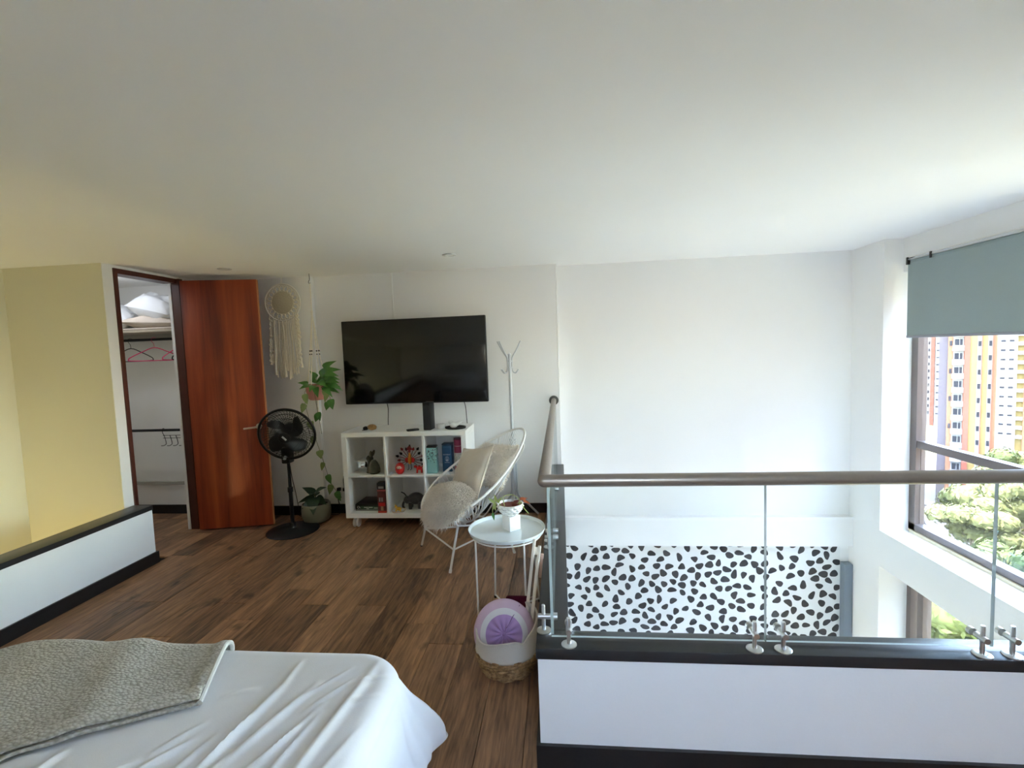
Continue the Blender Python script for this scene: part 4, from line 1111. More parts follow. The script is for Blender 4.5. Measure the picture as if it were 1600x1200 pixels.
# bottom middle cube
t = thing('trinket_dish', 'white trinket dish with gold rim in the lower middle cube', 'dish', (-1.432, 3.990, ZB))
part('dish', MB().lathe([(0, 0.003), (0.046, 0.004), (0.058, 0.012), (0.060, 0.012), (0.050, 0.0), (0, 0)], 32), mat('white_porcelain', (0.82, 0.82, 0.80, 1), 0.25), t)
part('gold_rim', MB().tube([(0.0595*math.cos(2*PI*k/32), 0.0595*math.sin(2*PI*k/32), 0.0125) for k in range(32)], 0.0014, 5, closed=True), M_GOLD, t)
t = thing('gold_animal', 'tiny gold animal figure lying in the white dish', 'figurine', (-1.434, 3.990, ZB+0.005))
part('body', MB().ball((0.004, 0, 0.020), 0.019, 2, (1.3, 0.8, 0.9)), M_GOLD, t)
part('head', MB().ball((-0.018, -0.006, 0.040), 0.0125, 2), M_GOLD, t)
for x in (-0.014, 0.020): part('leg', MB().tube([(x, -0.010, 0.016), (x*1.2, -0.014, 0.0)], 0.006, 8), M_GOLD, t)
part('ear', MB().tube([(-0.020, -0.004, 0.050), (-0.026, 0, 0.060)], [0.005, 0.002], 6), M_GOLD, t)
t = thing('elephant_figurine', 'dark carved animal figurine in the lower middle cube', 'figurine', (-1.318, 4.090, ZB), R_(8))
M_DARKCARVE = mat('dark_carved_resin', (0.045, 0.042, 0.045, 1), 0.35, noise_amt=0.85, noise_scale=55, bump=0.6, bump_scale=70)
ev = MB().ball((0.012, 0, 0.085), 0.062, 3, (1.15, 0.85, 0.85))
for x, y in ((-0.030, -0.03), (-0.030, 0.03), (0.050, -0.03), (0.050, 0.03)): ev.tube([(x, y, 0.06), (x-0.004, y, 0.0)], [0.020, 0.015], 10)
part('body', ev, M_DARKCARVE, t)
part('head', MB().ball((-0.060, -0.01, 0.078), 0.035, 2), M_DARKCARVE, t)
part('trunk', MB().tube(catmull([(-0.085, -0.012, 0.07), (-0.098, -0.014, 0.045), (-0.10, -0.016, 0.02), (-0.088, -0.018, 0.004)], 4), 0.010, 8), M_DARKCARVE, t)
part('horn', MB().tube(catmull([(-0.066, -0.01, 0.108), (-0.085, -0.01, 0.135), (-0.112, -0.01, 0.150)], 4), 0.0045, 6), M_BLACK, t)
part('tail', MB().tube(catmull([(0.08, 0, 0.10), (0.098, 0, 0.125), (0.112, 0, 0.130)], 4), 0.006, 6), M_BLACK, t)

# ------------------------------------------------------------------ hanging plant
HP = (-2.198, 4.175)
hg = thing('macrame_hanger', 'cream macrame plant hanger with dark beads on a ceiling hook', 'plant hanger', (HP[0], HP[1], ZC))
part('ceiling_hook', MB().tube(catmull([(-0.003, 0, 0), (-0.003, 0, -0.05), (-0.010, 0, -0.065), (-0.012, 0, -0.08), (-0.003, 0, -0.088), (0.004, 0, -0.08)], 4), 0.0025, 6), M_BLACKMATTE, hg)
part('top_cord', MB().tube([(0, 0, -0.082), (0.0, 0, -0.33)], 0.0035, 6), M_CREAM, hg)
part('knot', MB().lathe([(0, -0.375), (0.008, -0.365), (0.010, -0.335), (0.006, -0.32), (0, -0.32)], 12), M_CREAM, hg)
ends = []
for k, (a, wd) in enumerate(((R_(180), 0.080), (R_(10), 0.098), (R_(265), 0.075), (R_(90), 0.090))):
    e = Vector((math.cos(a), math.sin(a), 0))
    pth = [Vector((0, 0, -0.34)), e*0.030 + Vector((0, 0, -0.60)), e*0.052 + Vector((0, 0, -0.78)), e*wd + Vector((0, 0, -0.96)), e*(wd+0.008) + Vector((0, 0, -1.01)), e*wd*0.75 + Vector((0, 0, -1.095)), Vector((0, 0, -1.13))]
    c = part('cord', MB().tube(catmull(pth, 5), 0.0042, 6), M_CREAM, hg)
    for z, r in ((-0.685, 0.0085), (-0.715, 0.007)):
        t_ = (abs(z)-0.60)/0.18
        p = e*(0.030 + 0.022*t_)
        part('bead', MB().ball((p.x, p.y, z), r, 1), mat('dark_bead', (0.03, 0.018, 0.012, 1), 0.4), c)
part('tassel_knot', MB().lathe([(0, -1.16), (0.010, -1.155), (0.010, -1.125), (0, -1.12)], 10), M_CREAM, hg)
part('tassel_tail', MB().tube([(0, 0, -1.15), (0.004, 0, -1.26)], [0.008, 0.011], 8), M_CREAM, hg)
hpz = 1.112
hp = thing('hanging_pothos', 'trailing green pothos in a pink pot held by the macrame hanger', 'plant', (HP[0], HP[1], hpz))
part('pot', MB().lathe([(0, 0), (0.060, 0), (0.074, 0.012), (0.092, 0.075), (0.097, 0.138), (0.091, 0.138), (0.086, 0.118), (0, 0.116)], 32), M_PINKPOT, hp, 'pink terracotta pot')
part('soil', MB().disc((0, 0, 0.114), 0.086, (0, 0, 1), 24, 0.006), M_SOIL, hp)
rl = random.Random(21)
lf_pos = [((0.035, -0.02, 0.135), (0.55, -0.4, 1.0), 0.13, 0.10), ((0.05, -0.04, 0.14), (0.9, -0.5, 0.85), 0.15, 0.11), ((0.06, -0.02, 0.13), (1, -0.3, 0.45), 0.15, 0.10),
          ((0.02, -0.06, 0.13), (0.3, -1, 0.55), 0.12, 0.10), ((-0.02, -0.05, 0.13), (-0.25, -1, 0.4), 0.11, 0.09), ((0.08, -0.05, 0.12), (1, -0.6, 0.1), 0.13, 0.085),
          ((0.09, -0.03, 0.11), (1, -0.4, -0.25), 0.12, 0.075), ((0.0, -0.03, 0.15), (0.05, -0.5, 1), 0.10, 0.08), ((-0.04, -0.04, 0.14), (-0.6, -0.7, 0.5), 0.09, 0.07),
          ((0.05, -0.03, 0.20), (0.6, -0.4, 0.8), 0.13, 0.11), ((0.09, -0.05, 0.19), (0.9, -0.3, 0.3), 0.13, 0.10), ((0.05, -0.06, 0.16), (0.7, -0.8, 0.3), 0.12, 0.10),
          ((0.11, -0.06, 0.17), (1, -0.3, 0.1), 0.13, 0.09), ((0.03, -0.07, 0.12), (0.5, -0.8, -0.2), 0.10, 0.08), ((0.07, -0.02, 0.26), (0.5, -0.4, 0.9), 0.13, 0.10), ((0.09, -0.04, 0.23), (0.9, -0.4, 0.6), 0.14, 0.10), ((0.02, -0.03, 0.19), (-0.2, -0.5, 0.9), 0.09, 0.07), ((0.13, -0.05, 0.14), (1, -0.4, -0.3), 0.12, 0.08), ((0.10, -0.06, 0.22), (1, -0.2, 0.35), 0.12, 0.09)]
for b_, d_, L, W in lf_pos:
    b_ = (b_[0]*1.25, b_[1]*1.3, 0.115 + (b_[2]-0.115)*1.15)
    d_ = (d_[0]+rl.uniform(-0.35, 0.35), d_[1]+rl.uniform(-0.3, 0.3), d_[2]+rl.uniform(-0.5, 0.2)); L *= 0.82; W *= 0.85
    st = part('stem', MB().tube(bez((b_[0]*0.3, b_[1]*0.3, 0.118), (b_[0]*0.6, b_[1]*0.6, b_[2]+0.01), b_, 6), 0.0022, 5), M_STEM, hp)
    part('leaf', MB().leaf(b_, d_, (0.1, -0.75, 0.6), L, W*0.85, 0.15, 0.75), M_LEAF, hp)
def vine(pts, leaves, pale=0.5):
    path = catmull(pts, 6)
    part('vine', MB().tube(path, 0.0022, 5), M_STEM, hp)
    for i, t in enumerate(leaves):
        p = path[int(t*(len(path)-1))]
        s = -1 if i % 2 else 1
        part('leaf', MB().leaf(p, (s*0.35 + rl.uniform(-.15, .15), -0.35, -1), (s*0.2, -1, 0.1), rl.uniform(0.07, 0.10), rl.uniform(0.05, 0.07), 0.15, 0.2), M_LEAFPALE if rl.random() < pale else M_LEAF, hp)
vine([(-0.03, -0.06, 0.12), (-0.06, -0.10, 0.08), (-0.06, -0.10, -0.05), (-0.02, -0.09, -0.25), (0.02, -0.06, -0.45), (0.045, -0.02, -0.62), (0.055, 0.02, -0.75), (0.10, 0.05, -0.86), (0.13, 0.08, -0.93)], (0.16, 0.24, 0.34, 0.42, 0.52, 0.60, 0.70, 0.80, 0.88), 0.55)
vine([(0.02, -0.08, 0.12), (0.03, -0.10, 0.05), (0.045, -0.10, -0.08), (0.055, -0.09, -0.20), (0.06, -0.08, -0.30)], (0.55, 0.62), 0.2)
vine([(0.05, -0.05, 0.12), (0.11, -0.08, 0.10), (0.16, -0.08, 0.02), (0.14, -0.08, -0.02)], (0.35, 0.55, 0.75, 0.95), 0.5)

# floor pot
fp = thing('floor_plant', 'dark leafy plant in a round olive pot on the floor', 'plant', (-2.262, 4.145, 0))
part('pot', MB().lathe([(0, 0), (0.085, 0), (0.110, 0.018), (0.126, 0.06), (0.128, 0.11), (0.122, 0.165), (0.117, 0.172), (0.112, 0.165), (0.110, 0.14), (0, 0.14)], 36), M_OLIVEPOT, fp)
part('soil', MB().disc((0, 0, 0.138), 0.108, (0, 0, 1), 24, 0.010), M_SOIL, fp)
part('stem', MB().tube([(0, 0, 0.145), (0.005, -0.01, 0.22), (0.0, -0.015, 0.27)], 0.005, 6), M_STEM, fp)
for b_, d_, L, W in (((0.0, -0.015, 0.255), (-0.6, -0.3, 0.75), 0.12, 0.085), ((0.005, -0.015, 0.26), (0.75, -0.35, 0.75), 0.14, 0.085), ((0, -0.015, 0.22), (-1, -0.35, 0.05), 0.15, 0.085),
                    ((0, -0.02, 0.225), (0.25, -0.8, -0.35), 0.17, 0.12), ((0, -0.015, 0.215), (0.9, -0.4, -0.05), 0.13, 0.10), ((0, 0, 0.23), (-0.5, 0.8, 0.3), 0.12, 0.09), ((0, -0.02, 0.21), (-0.6, -0.8, -0.2), 0.13, 0.09), ((0, -0.02, 0.26), (0.1, -0.8, 0.4), 0.10, 0.09)):
    part('leaf', MB().leaf(b_, d_, (0, -0.5, 1), L, W, 0.2, 0.35), M_LEAFDARK, fp)

# ------------------------------------------------------------------ lounge chair
CH = Vector((-0.64, 3.47, 0.0))
ch = thing('lounge_chair', 'white corded egg shaped lounge chair beside the shelf', 'chair', CH)
AX = Vector((0.6124, 0.6124, 0.5)); LT = Vector((0.7071, -0.7071, 0)); NU = Vector((-0.3536, -0.3536, 0.8660))
P0 = Vector((0, 0, 0.62))
def rp_(u, v, h=0.0): return P0 + AX*u + LT*v + NU*h
def hoop(th):
    c, s = math.cos(th), math.sin(th)
    return (0.015+0.495*c, 0.294*s*(1-0.30*c))
part('hoop', MB().tube([rp_(*hoop(2*PI*k/96)) for k in range(96)], 0.0092, 10, closed=True), M_WHITEMETAL, ch)
hub = rp_(-0.20, 0.0, -0.24)
web = MB()
for k in range(78):
    th = 2*PI*(k+0.5)/78
    u, v = hoop(th); p = rp_(u, v)
    q = hub + LT*(0.075*math.sin(th)) + AX*(0.09*math.cos(th))
    mid = (p+q)/2 - NU*(0.050 if abs(th-PI) > 0.9 else 0.02)
    web.tube(bez(p, mid, q, 6), 0.0031, 5, caps=False)
web.tube([hub + LT*(0.075*math.sin(2*PI*k/30)) + AX*(0.09*math.cos(2*PI*k/30)) for k in range(30)], 0.005, 6, closed=True)
part('cord_web', web, mat('white_vinyl_cord', (0.74, 0.75, 0.76, 1), 0.45), ch, 'white cords strung across the hoop')
def L_(x, y, z): return Vector((x, y, z)) - CH
legs = {
 'a': [L_(-1.120, 3.590, 0.0), L_(-1.035, 3.430, 0.20), rp_(-0.45, -0.13)],
 'b': [L_(-0.790, 3.140, 0.0), L_(-0.764, 3.170, 0.15), L_(-0.741, 3.222, 0.298)],
 'c': [L_(-0.380, 3.470, 0.0), L_(-0.440, 3.44, 0.22), L_(-0.47, 3.40, 0.31)],
 'd': [L_(-0.720, 3.820, 0.0), L_(-0.735, 3.76, 0.2), L_(-0.75, 3.70, 0.31)]}
for k, p in legs.items():
    lg = part('leg', MB().tube(p, 0.0085, 10), M_WHITEMETAL, ch)
    part('foot_cap', MB().tube([p[0], p[0] + (p[1]-p[0]).normalized()*0.022], 0.0105, 10), M_BLACK if k == 'a' else M_WHITEMETAL, lg)
A_, B_, C_, D_ = (L_(-1.035, 3.430, 0.20), L_(-0.764, 3.170, 0.15), L_(-0.440, 3.44, 0.22), L_(-0.735, 3.76, 0.2))
for p, q in ((A_, B_), (B_, L_(-0.60, 3.30, 0.19)), (L_(-0.60, 3.30, 0.19), C_), (C_, D_), (D_, A_), (A_, L_(-0.741, 3.222, 0.290))):
    part('stretcher', MB().tube([p, q], 0.006, 8), M_WHITEMETAL, ch)
part('bracket', MB().tube([rp_(-0.40, 0.185), L_(-0.741, 3.212, 0.300), L_(-0.60, 3.30, 0.275), C_ + Vector((0, 0, 0.06))], 0.0065, 8), M_WHITEMETAL, ch)
for s in (1, -1):
    r0 = rp_(0.38, 0.140*s)
    if s > 0: pth = [r0, L_(-0.300, 3.66, 0.76), L_(-0.335, 3.69, 0.68), L_(-0.400, 3.695, 0.585), L_(-0.562, 3.726, 0.30), L_(-0.640, 3.76, 0.185), L_(-0.70, 3.765, 0.17)]
    else: pth = [r0, L_(-0.520, 3.84, 0.74), L_(-0.56, 3.84, 0.6), L_(-0.66, 3.80, 0.32), L_(-0.72, 3.775, 0.19), L_(-0.735, 3.765, 0.175)]
    part('back_rod', MB().tube(catmull(pth, 5), 0.0065, 8), M_WHITEMETAL, ch)

def tufts(points, L, w, seed, spread=0.6, sag=0.5):
    r = random.Random(seed); mb = MB()
    for p, n in points:
        d = (n + Vector((r.uniform(-1, 1), r.uniform(-1, 1), r.uniform(-1, 1)))*spread).normalized()
        l = L*r.uniform(0.55, 1.2)
        s = d.orthogonal().normalized()*w*r.uniform(0.6, 1.3); q = d.cross(s)
        m_ = p + d*l*0.55 + Vector((0, 0, -sag*l*0.18)); e = p + d*l*0.95 + Vector((0, 0, -sag*l*0.6))
        mb.add([p+s, p-s*0.5+q*0.87, p-s*0.5-q*0.87, m_+s*0.6, m_-s*0.3+q*0.5, m_-s*0.3-q*0.5, e],
               [(0, 1, 4, 3), (1, 2, 5, 4), (2, 0, 3, 5), (3, 4, 6), (4, 5, 6), (5, 3, 6)], True)
    return mb
# sheepskin on the seat
def fleece_pt(a, b):
    th = 2*PI*a; r = b
    u = -0.290 + 0.225*r*math.cos(th)*(1.0 if math.cos(th) < 0 else 0.55); v = 0.045 + 0.222*r*math.sin(th)
    h = 0.034 + 0.045*math.sqrt(max(0, 1-r**2.2)) - 0.03*r*r + 0.018*noise.noise(Vector((u*9, v*9, 2)))
    if math.cos(th) < -0.2: h -= 0.050*smoothstep(0.75, 1.0, r)*(-math.cos(th))
    return rp_(u, v, h)
fm = MB().grid(fleece_pt, 48, 16, closed_u=True)
under = MB().grid(lambda a, b: fleece_pt(a, 1-b*0.98) - NU*0.055*b**0.4*(0.4+0.6*b), 48, 6, closed_u=True)
fm.add(under.v, under.f, True)
fleece = part('sheepskin', fm, M_FUR)
fleece.location = CH
tag(fleece, 'fluffy cream sheepskin lying on the lounge chair seat', 'sheepskin')
rf = random.Random(77); tp = []
for _ in range(7500):
    a = rf.random(); b = math.sqrt(rf.random())
    p = Vector(fleece_pt(a, b)); n = (NU*(1-0.75*b**3) + (AX*math.cos(2*PI*a) + LT*math.sin(2*PI*a))*(0.25+0.9*b**3)).normalized()
    tp.append((p - n*0.006, n))
part('wool_tufts', tufts(tp, 0.050, 0.0040, 5, 0.75, 0.7), M_FUR, fleece, kind='stuff')

def cushion(name, label, c, xdir, ydir, w, h, t, m, seed, fluffy=0):
    X = Vector(xdir).normalized(); Yv = Vector(ydir); Yv = (Yv - X*Yv.dot(X)).normalized(); Zv = X.cross(Yv)
    M_ = Matrix((X, Yv, Zv)).transposed().to_4x4(); M_.translation = Vector(c)
    pm = pillow_mesh(w, h, t, seed, 0.12, 30, 28, 0.09)
    o = part(name, pm, m); o.matrix_world = M_
    tag(o, label, 'cushion')
    if fluffy:
        r = random.Random(seed); pts_ = []
        for _ in range(fluffy):
            f = r.choice(pm.f); q = [Vector(pm.v[i]) for i in f]
            k1, k2 = r.random(), r.random()
            p = q[0]*(1-k1)*(1-k2) + q[1]*k1*(1-k2) + q[2]*k1*k2 + q[3]*(1-k1)*k2
            n = (q[1]-q[0]).cross(q[3]-q[0])
            if n.length < 1e-9: n = Vector((0, 0, 1))
            n.normalize()
            pts_.append((p, n))
        part('pile', tufts(pts_, 0.020, 0.0028, seed+1, 0.5, 0.2), m, o, kind='stuff')
    else:
        per = []
        for i in range(30): per.append(pm.v[i])
        for j in range(1, 28): per.append(pm.v[j*30+29])
        for i in range(28, -1, -1): per.append(pm.v[27*30+i])
        for j in range(26, 0, -1): per.append(pm.v[j*30])
        part('piping', MB().tube(per, 0.0035, 6, closed=True), mat('beige_piping', (0.56, 0.48, 0.38, 1), 0.8), o)
    return o
UPL = (0.36, 0.36, 0.86)
cushion('velvet_cushion', 'smooth beige velvet cushion in front on the lounge chair', (-0.690, 3.475, 0.605), (0.7071, -0.7071, 0.20), UPL, 0.40, 0.41, 0.11, M_VELVET, 4)
cushion('fluffy_cushion', 'fluffy cream cushion behind the velvet one on the lounge chair', (-0.535, 3.575, 0.635), (0.7071, -0.7071, 0.08), (0.40, 0.40, 0.82), 0.43, 0.36, 0.12, M_FUR, 8, 3600)

# ------------------------------------------------------------------ tray table
TB = Vector((-0.325, 2.61, 0))
tb = thing('tray_table', 'round white metal tray table by the glass railing', 'table', TB)
part('tray', MB().lathe([(0, 0.501), (0.192, 0.501), (0.202, 0.504), (0.208, 0.519), (0.212, 0.521), (0.213, 0.518), (0.206, 0.500), (0.198, 0.497), (0, 0.497)], 64), mat('white_tray_enamel', (0.66, 0.70, 0.69, 1), 0.22, spec=0.5), tb)
LG = ((-0.168, -0.06), (0.105, -0.14), (-0.112, 0.215), (0.158, 0.175))
for x, y in LG:
    k = 0.195/math.hypot(x, y)
    part('leg', MB().tube([(x*min(1, k), y*min(1, k), 0.490), (x, y, 0.012)], 0.0055, 10), M_WHITEMETAL, tb)
    part('foot', MB().tube([(x, y, 0.0), (x, y, 0.014)], 0.008, 10), M_BLACK, tb)
part('foot_bar', MB().tube([(LG[2][0], LG[2][1], 0.02), (LG[1][0], LG[1][1], 0.02)], 0.005, 8), M_WHITEMETAL, tb)
part('foot_bar', MB().tube([(LG[3][0], LG[3][1], 0.02), (LG[0][0], LG[0][1], 0.02)], 0.005, 8), M_WHITEMETAL, tb)
part('support_ring', MB().tube([(0.19*math.cos(2*PI*k/40), 0.19*math.sin(2*PI*k/40), 0.484) for k in range(40)], 0.004, 6, closed=True), M_WHITEMETAL, tb)
cb = part('white_cube', MB().rbox(-0.036, 0.036, -0.036, 0.036, 0, 0.080, 0.0015), M_WHITE, loc=(-0.300, 2.632, 0.5012), rot=(0, 0, R_(42)))
tag(cb, 'small white cube block standing on the tray table', 'block')
pt = thing('bubble_pot_plant', 'white knobbly bowl with a drooping succulent on the cube', 'plant', (-0.303, 2.628, 0.5815))
def bub(r, z, a):
    if r < 0.02 or z > 0.064: return r
    rowi = int(z/0.015); ph = (rowi % 2)*0.5
    return r*(0.95+0.14*abs(math.sin((a/(2*PI)*13+ph)*PI))*abs(math.sin(z/0.015*PI)))
prof = [(0, 0), (0.030, 0.0)] + [(0.030+0.043*math.sin(t*PI/2)**0.8, 0.064*t) for t in [i/22 for i in range(1, 23)]] + [(0.071, 0.068), (0.067, 0.068), (0.063, 0.050), (0, 0.046)]
part('bowl', MB().lathe(prof, 104, fn=bub), mat('white_glossy_ceramic', (0.80, 0.79, 0.76, 1), 0.18), pt)
part('soil', MB().lathe([(0, 0.054), (0.0645, 0.056), (0.0645, 0.050), (0, 0.050)], 24), mat('red_brown_soil', (0.16, 0.035, 0.022, 1), 0.8, bump=0.5, bump_scale=120), pt)
M_SUCC = mat('yellow_green_stem', (0.36, 0.42, 0.12, 1), 0.5, noise_amt=0.25, noise_scale=30)
for pth in ([(-0.03, -0.01, 0.055), (-0.035, -0.01, 0.105), (0.01, 0.0, 0.115), (0.045, -0.01, 0.100), (0.055, -0.02, 0.075), (0.050, -0.02, 0.058)], [(0.03, 0.0, 0.055), (0.062, -0.01, 0.075), (0.078, -0.02, 0.045), (0.105, -0.03, 0.018)],
            [(-0.05, 0.0, 0.055), (-0.074, -0.01, 0.082), (-0.094, -0.015, 0.055), (-0.098, -0.02, 0.0)]):
    part('stem', MB().tube(catmull(pth, 5), 0.0024, 6), M_SUCC, pt)
for b_, d_, m in (((-0.080, -0.015, 0.075), (-0.4, -0.3, -1), M_SUCC), ((-0.088, -0.015, 0.072), (0.25, -0.4, -1), M_SUCC), ((-0.075, -0.01, 0.08), (-0.2, -0.3, 1), M_SUCC), ((-0.085, -0.01, 0.075), (-0.8, -0.2, 0.6), M_SUCC), ((-0.07, -0.01, 0.075), (0.6, -0.3, 0.7), M_SUCC),
                 ((-0.096, -0.02, 0.02), (0.15, -0.2, -1), M_LEAF), ((0.055, -0.01, 0.095), (1, -0.2, 0.1), mat('orange_leaf', (0.45, 0.10, 0.02, 1), 0.5)), ((0.075, -0.01, 0.088), (1, -0.3, -0.5), mat('orange_leaf', (0.45, 0.10, 0.02, 1), 0.5)),
                 ((0.02, -0.01, 0.075), (0.9, -0.2, 0.35), mat('rust_leaf', (0.16, 0.03, 0.015, 1), 0.6)), ((0.01, -0.02, 0.062), (1, -0.4, 0.2), mat('rust_leaf', (0.16, 0.03, 0.015, 1), 0.6))):
    part('leaf', MB().leaf(b_, d_, (0, -1, 0.2), 0.045, 0.017, 0.2, 0.2), m, pt)

# ------------------------------------------------------------------ basket and its contents
BK = Vector((-0.292, 2.195, 0))
bk = thing('woven_basket', 'seagrass basket with a white fabric top beside the upstand', 'basket', BK)
def weave():
    m = bpy.data.materials.new('seagrass_weave'); m.use_nodes = True
    nt = m.node_tree; b = nt.nodes['Principled BSDF']
    tc = nt.nodes.new('ShaderNodeTexCoord'); nz = nt.nodes.new('ShaderNodeTexNoise')
    nz.inputs['Scale'].default_value = 60; nz.inputs['Detail'].default_value = 4
    cr = nt.nodes.new('ShaderNodeValToRGB')
    cr.color_ramp.elements[0].position = 0.3; cr.color_ramp.elements[0].color = (0.15, 0.075, 0.028, 1)
    cr.color_ramp.elements[1].position = 0.7; cr.color_ramp.elements[1].color = (0.50, 0.30, 0.13, 1)
    nt.links.new(tc.outputs['Object'], nz.inputs['Vector']); nt.links.new(nz.outputs['Fac'], cr.inputs[0])
    nt.links.new(cr.outputs[0], b.inputs['Base Color']); b.inputs['Roughness'].default_value = 0.75
    return m
M_WEAVE = weave()
def bkr(z): return 0.118 + 0.030*math.sin(min(1.0, z/0.13)*PI/2) - 0.004*max(0, z-0.13)/0.1
strands = MB()
rb_ = random.Random(4)
for i in range(8):
    z = 0.008 + 0.0128*i; pth = []
    for k in range(72):
        a = 2*PI*k/72
        o_ = 0.0035*math.sin(18*a + (PI if i % 2 else 0)) + rb_.uniform(-0.0012, 0.0012)
        pth.append(((bkr(z)+o_)*math.cos(a), (bkr(z)+o_)*math.sin(a), z + 0.0035*math.sin(9*a+i*1.7)))
    strands.tube(pth, 0.0072, 6, closed=True)
part('woven_body', strands, M_WEAVE, bk, 'coiled brown seagrass strands')
part('inner_wall', MB().lathe([(0, 0.004), (0.112, 0.004), (0.134, 0.08), (0.138, 0.105)], 40, close=False), mat('basket_lining', (0.30, 0.22, 0.14, 1), 0.9), bk)
def rimz(a): return 0.214 + 0.036*math.cos(a-0.9) + 0.006*math.sin(3*a) - 0.020*math.exp(-((a-5.35)/0.16)**2)
def cloth(a, b):
    th = 2*PI*a
    z0 = 0.100; z = z0 + (rimz(th)-z0)*b
    r = 0.151 - 0.006*b + 0.003*math.sin(5*th)*b
    return (r*math.cos(th), r*math.sin(th), z)
fc = part('fabric_top', MB().grid(cloth, 64, 12, closed_u=True), mat('ivory_canvas', (0.62, 0.57, 0.50, 1), 0.9, spec=0.1, bump=0.2, bump_scale=120), bk, 'ivory fabric band')
fc.modifiers.new('thick', 'SOLIDIFY').thickness = 0.004
part('rim_roll', MB().tube([cloth(k/64, 1.0) for k in range(64)], 0.0045, 8, closed=True), mat('ivory_canvas', (0.62, 0.57, 0.50, 1), 0.9), bk)

pc = thing('round_cushion', 'round lilac cushion with a white stripe stuffed in the basket', 'cushion', (-0.304, 2.200, 0.160), rot=(R_(74), R_(-4), R_(6)))
pc.scale = (1.08, 1.12, 1.12)
def cprof(N=16):
    return [(0.135*math.sin(PI*i/N)**0.75 if 0 < i < N else 0.0, -0.040*math.cos(PI*i/N)*(1.0)) for i in range(N+1)]
def gather(r, z, a): return r
M_LILAC = mat('lilac_fabric', (0.42, 0.27, 0.50, 1), 0.85, spec=0.1, noise_amt=0.10, noise_scale=12)
M_LILACP = mat('pale_lilac_fabric', (0.58, 0.42, 0.52, 1), 0.85, spec=0.1, noise_amt=0.08, noise_scale=12)
cm = MB()
def cz(r, a, top=True):
    k = max(0.0, 1-(r/0.135)**3.0)
    z = 0.042*k**0.6 - 0.016*math.exp(-(r/0.02)**2)
    z += 0.0045*math.sin(a*13)*math.exp(-((r-0.035)/0.035)**2) + 0.002*noise.noise(Vector((r*20, a*3, 1)))
    return z if top else -z
def disc_ring(r0, r1, off=0.0, top=True, nr=8, na=96):
    m = MB()
    m.grid(lambda a, b: ((r0+(r1-r0)*b)*math.cos(2*PI*a), (r0+(r1-r0)*b)*math.sin(2*PI*a), cz(r0+(r1-r0)*b, 2*PI*a, top)+off), na, nr, closed_u=True)
    return m
part('centre_panel', disc_ring(0.001, 0.080), M_LILAC, pc)
part('white_stripe', disc_ring(0.080, 0.104, nr=5), mat('white_stripe_fabric', (0.68, 0.66, 0.66, 1), 0.85, spec=0.1), pc, 'white stripe')
part('outer_panel', disc_ring(0.104, 0.135, nr=8), M_LILACP, pc)
part('underside', disc_ring(0.135, 0.001, 0, False, 10), M_LILACP, pc)
part('button', MB().ball((0, 0, cz(0, 0)+0.002), 0.009, 2, (1, 1, 0.5)), M_LILAC, pc)
part('seam', MB().tube([(0.03*math.cos(1.1), 0.03*math.sin(1.1), cz(0.03, 1.1)+0.001), (0.08*math.cos(0.98), 0.08*math.sin(0.98), cz(0.08, 0.98)+0.001), (0.13*math.cos(0.92), 0.13*math.sin(0.92), cz(0.13, 0.92)+0.001)], 0.0018, 6), mat('dark_seam', (0.20, 0.12, 0.22, 1), 0.9), pc)  # thin dark lilac line laid along the seam
mr_ = part('burgundy_mat', MB().rbox(-0.055, 0.055, -0.015, 0.015, -0.11, 0.11, 0.010, 3), mat('burgundy_fabric', (0.075, 0.006, 0.018, 1), 0.85, spec=0.1), loc=(-0.252, 2.312, 0.165), rot=(R_(-6), 0, 0))
tag(mr_, 'folded burgundy cloth standing behind the lilac cushion', 'cloth')
ws_ = thing('folded_stand', 'folded pale wooden stand leaning in the basket', 'wooden stand', (-0.19, 2.25, 0.05))
M_PALEWOOD = mat('whitewashed_wood', (0.78, 0.70, 0.60, 1), 0.6, noise_amt=0.12, noise_scale=10, stretch=(8, 8, 1))
M_PINKWOOD = mat('pink_pale_wood', (0.58, 0.38, 0.30, 1), 0.6, noise_amt=0.12, noise_scale=10, stretch=(8, 8, 1))
def slat(p, q, w, d, m, name='slat'):
    p, q = Vector(p), Vector(q); z = (q-p); L = z.length; z.normalize()
    x = Vector((1, 0, 0)); x = (x - z*x.dot(z)).normalized(); y = z.cross(x)
    M_ = Matrix((x, y, z)).transposed().to_4x4(); M_.translation = p
    return part(name, MB().rbox(-w/2, w/2, -d/2, d/2, 0, L, 0.0015).xf(M_), m, ws_)
o_ = Vector((-0.19, 2.25, 0.05))
slat(Vector((-0.222, 2.235, 0.06))-o_, Vector((-0.160, 2.42, 0.528))-o_, 0.015, 0.018, M_PALEWOOD)
slat(Vector((-0.198, 2.150, 0.03))-o_, Vector((-0.133, 2.38, 0.510))-o_, 0.016, 0.018, M_PALEWOOD)
slat(Vector((-0.135, 2.365, 0.352))-o_, Vector((-0.121, 2.385, 0.465))-o_, 0.016, 0.016, M_PINKWOOD, 'hinge_plate')
slat(Vector((-0.157, 2.400, 0.455))-o_, Vector((-0.152, 2.41, 0.490))-o_, 0.018, 0.012, M_PALEWOOD, 'spacer')
part('cross_wire', MB().tube([Vector((-0.225, 2.31, 0.262))-o_, Vector((-0.165, 2.33, 0.272))-o_], 0.0018, 6), M_PINKWOOD, ws_)

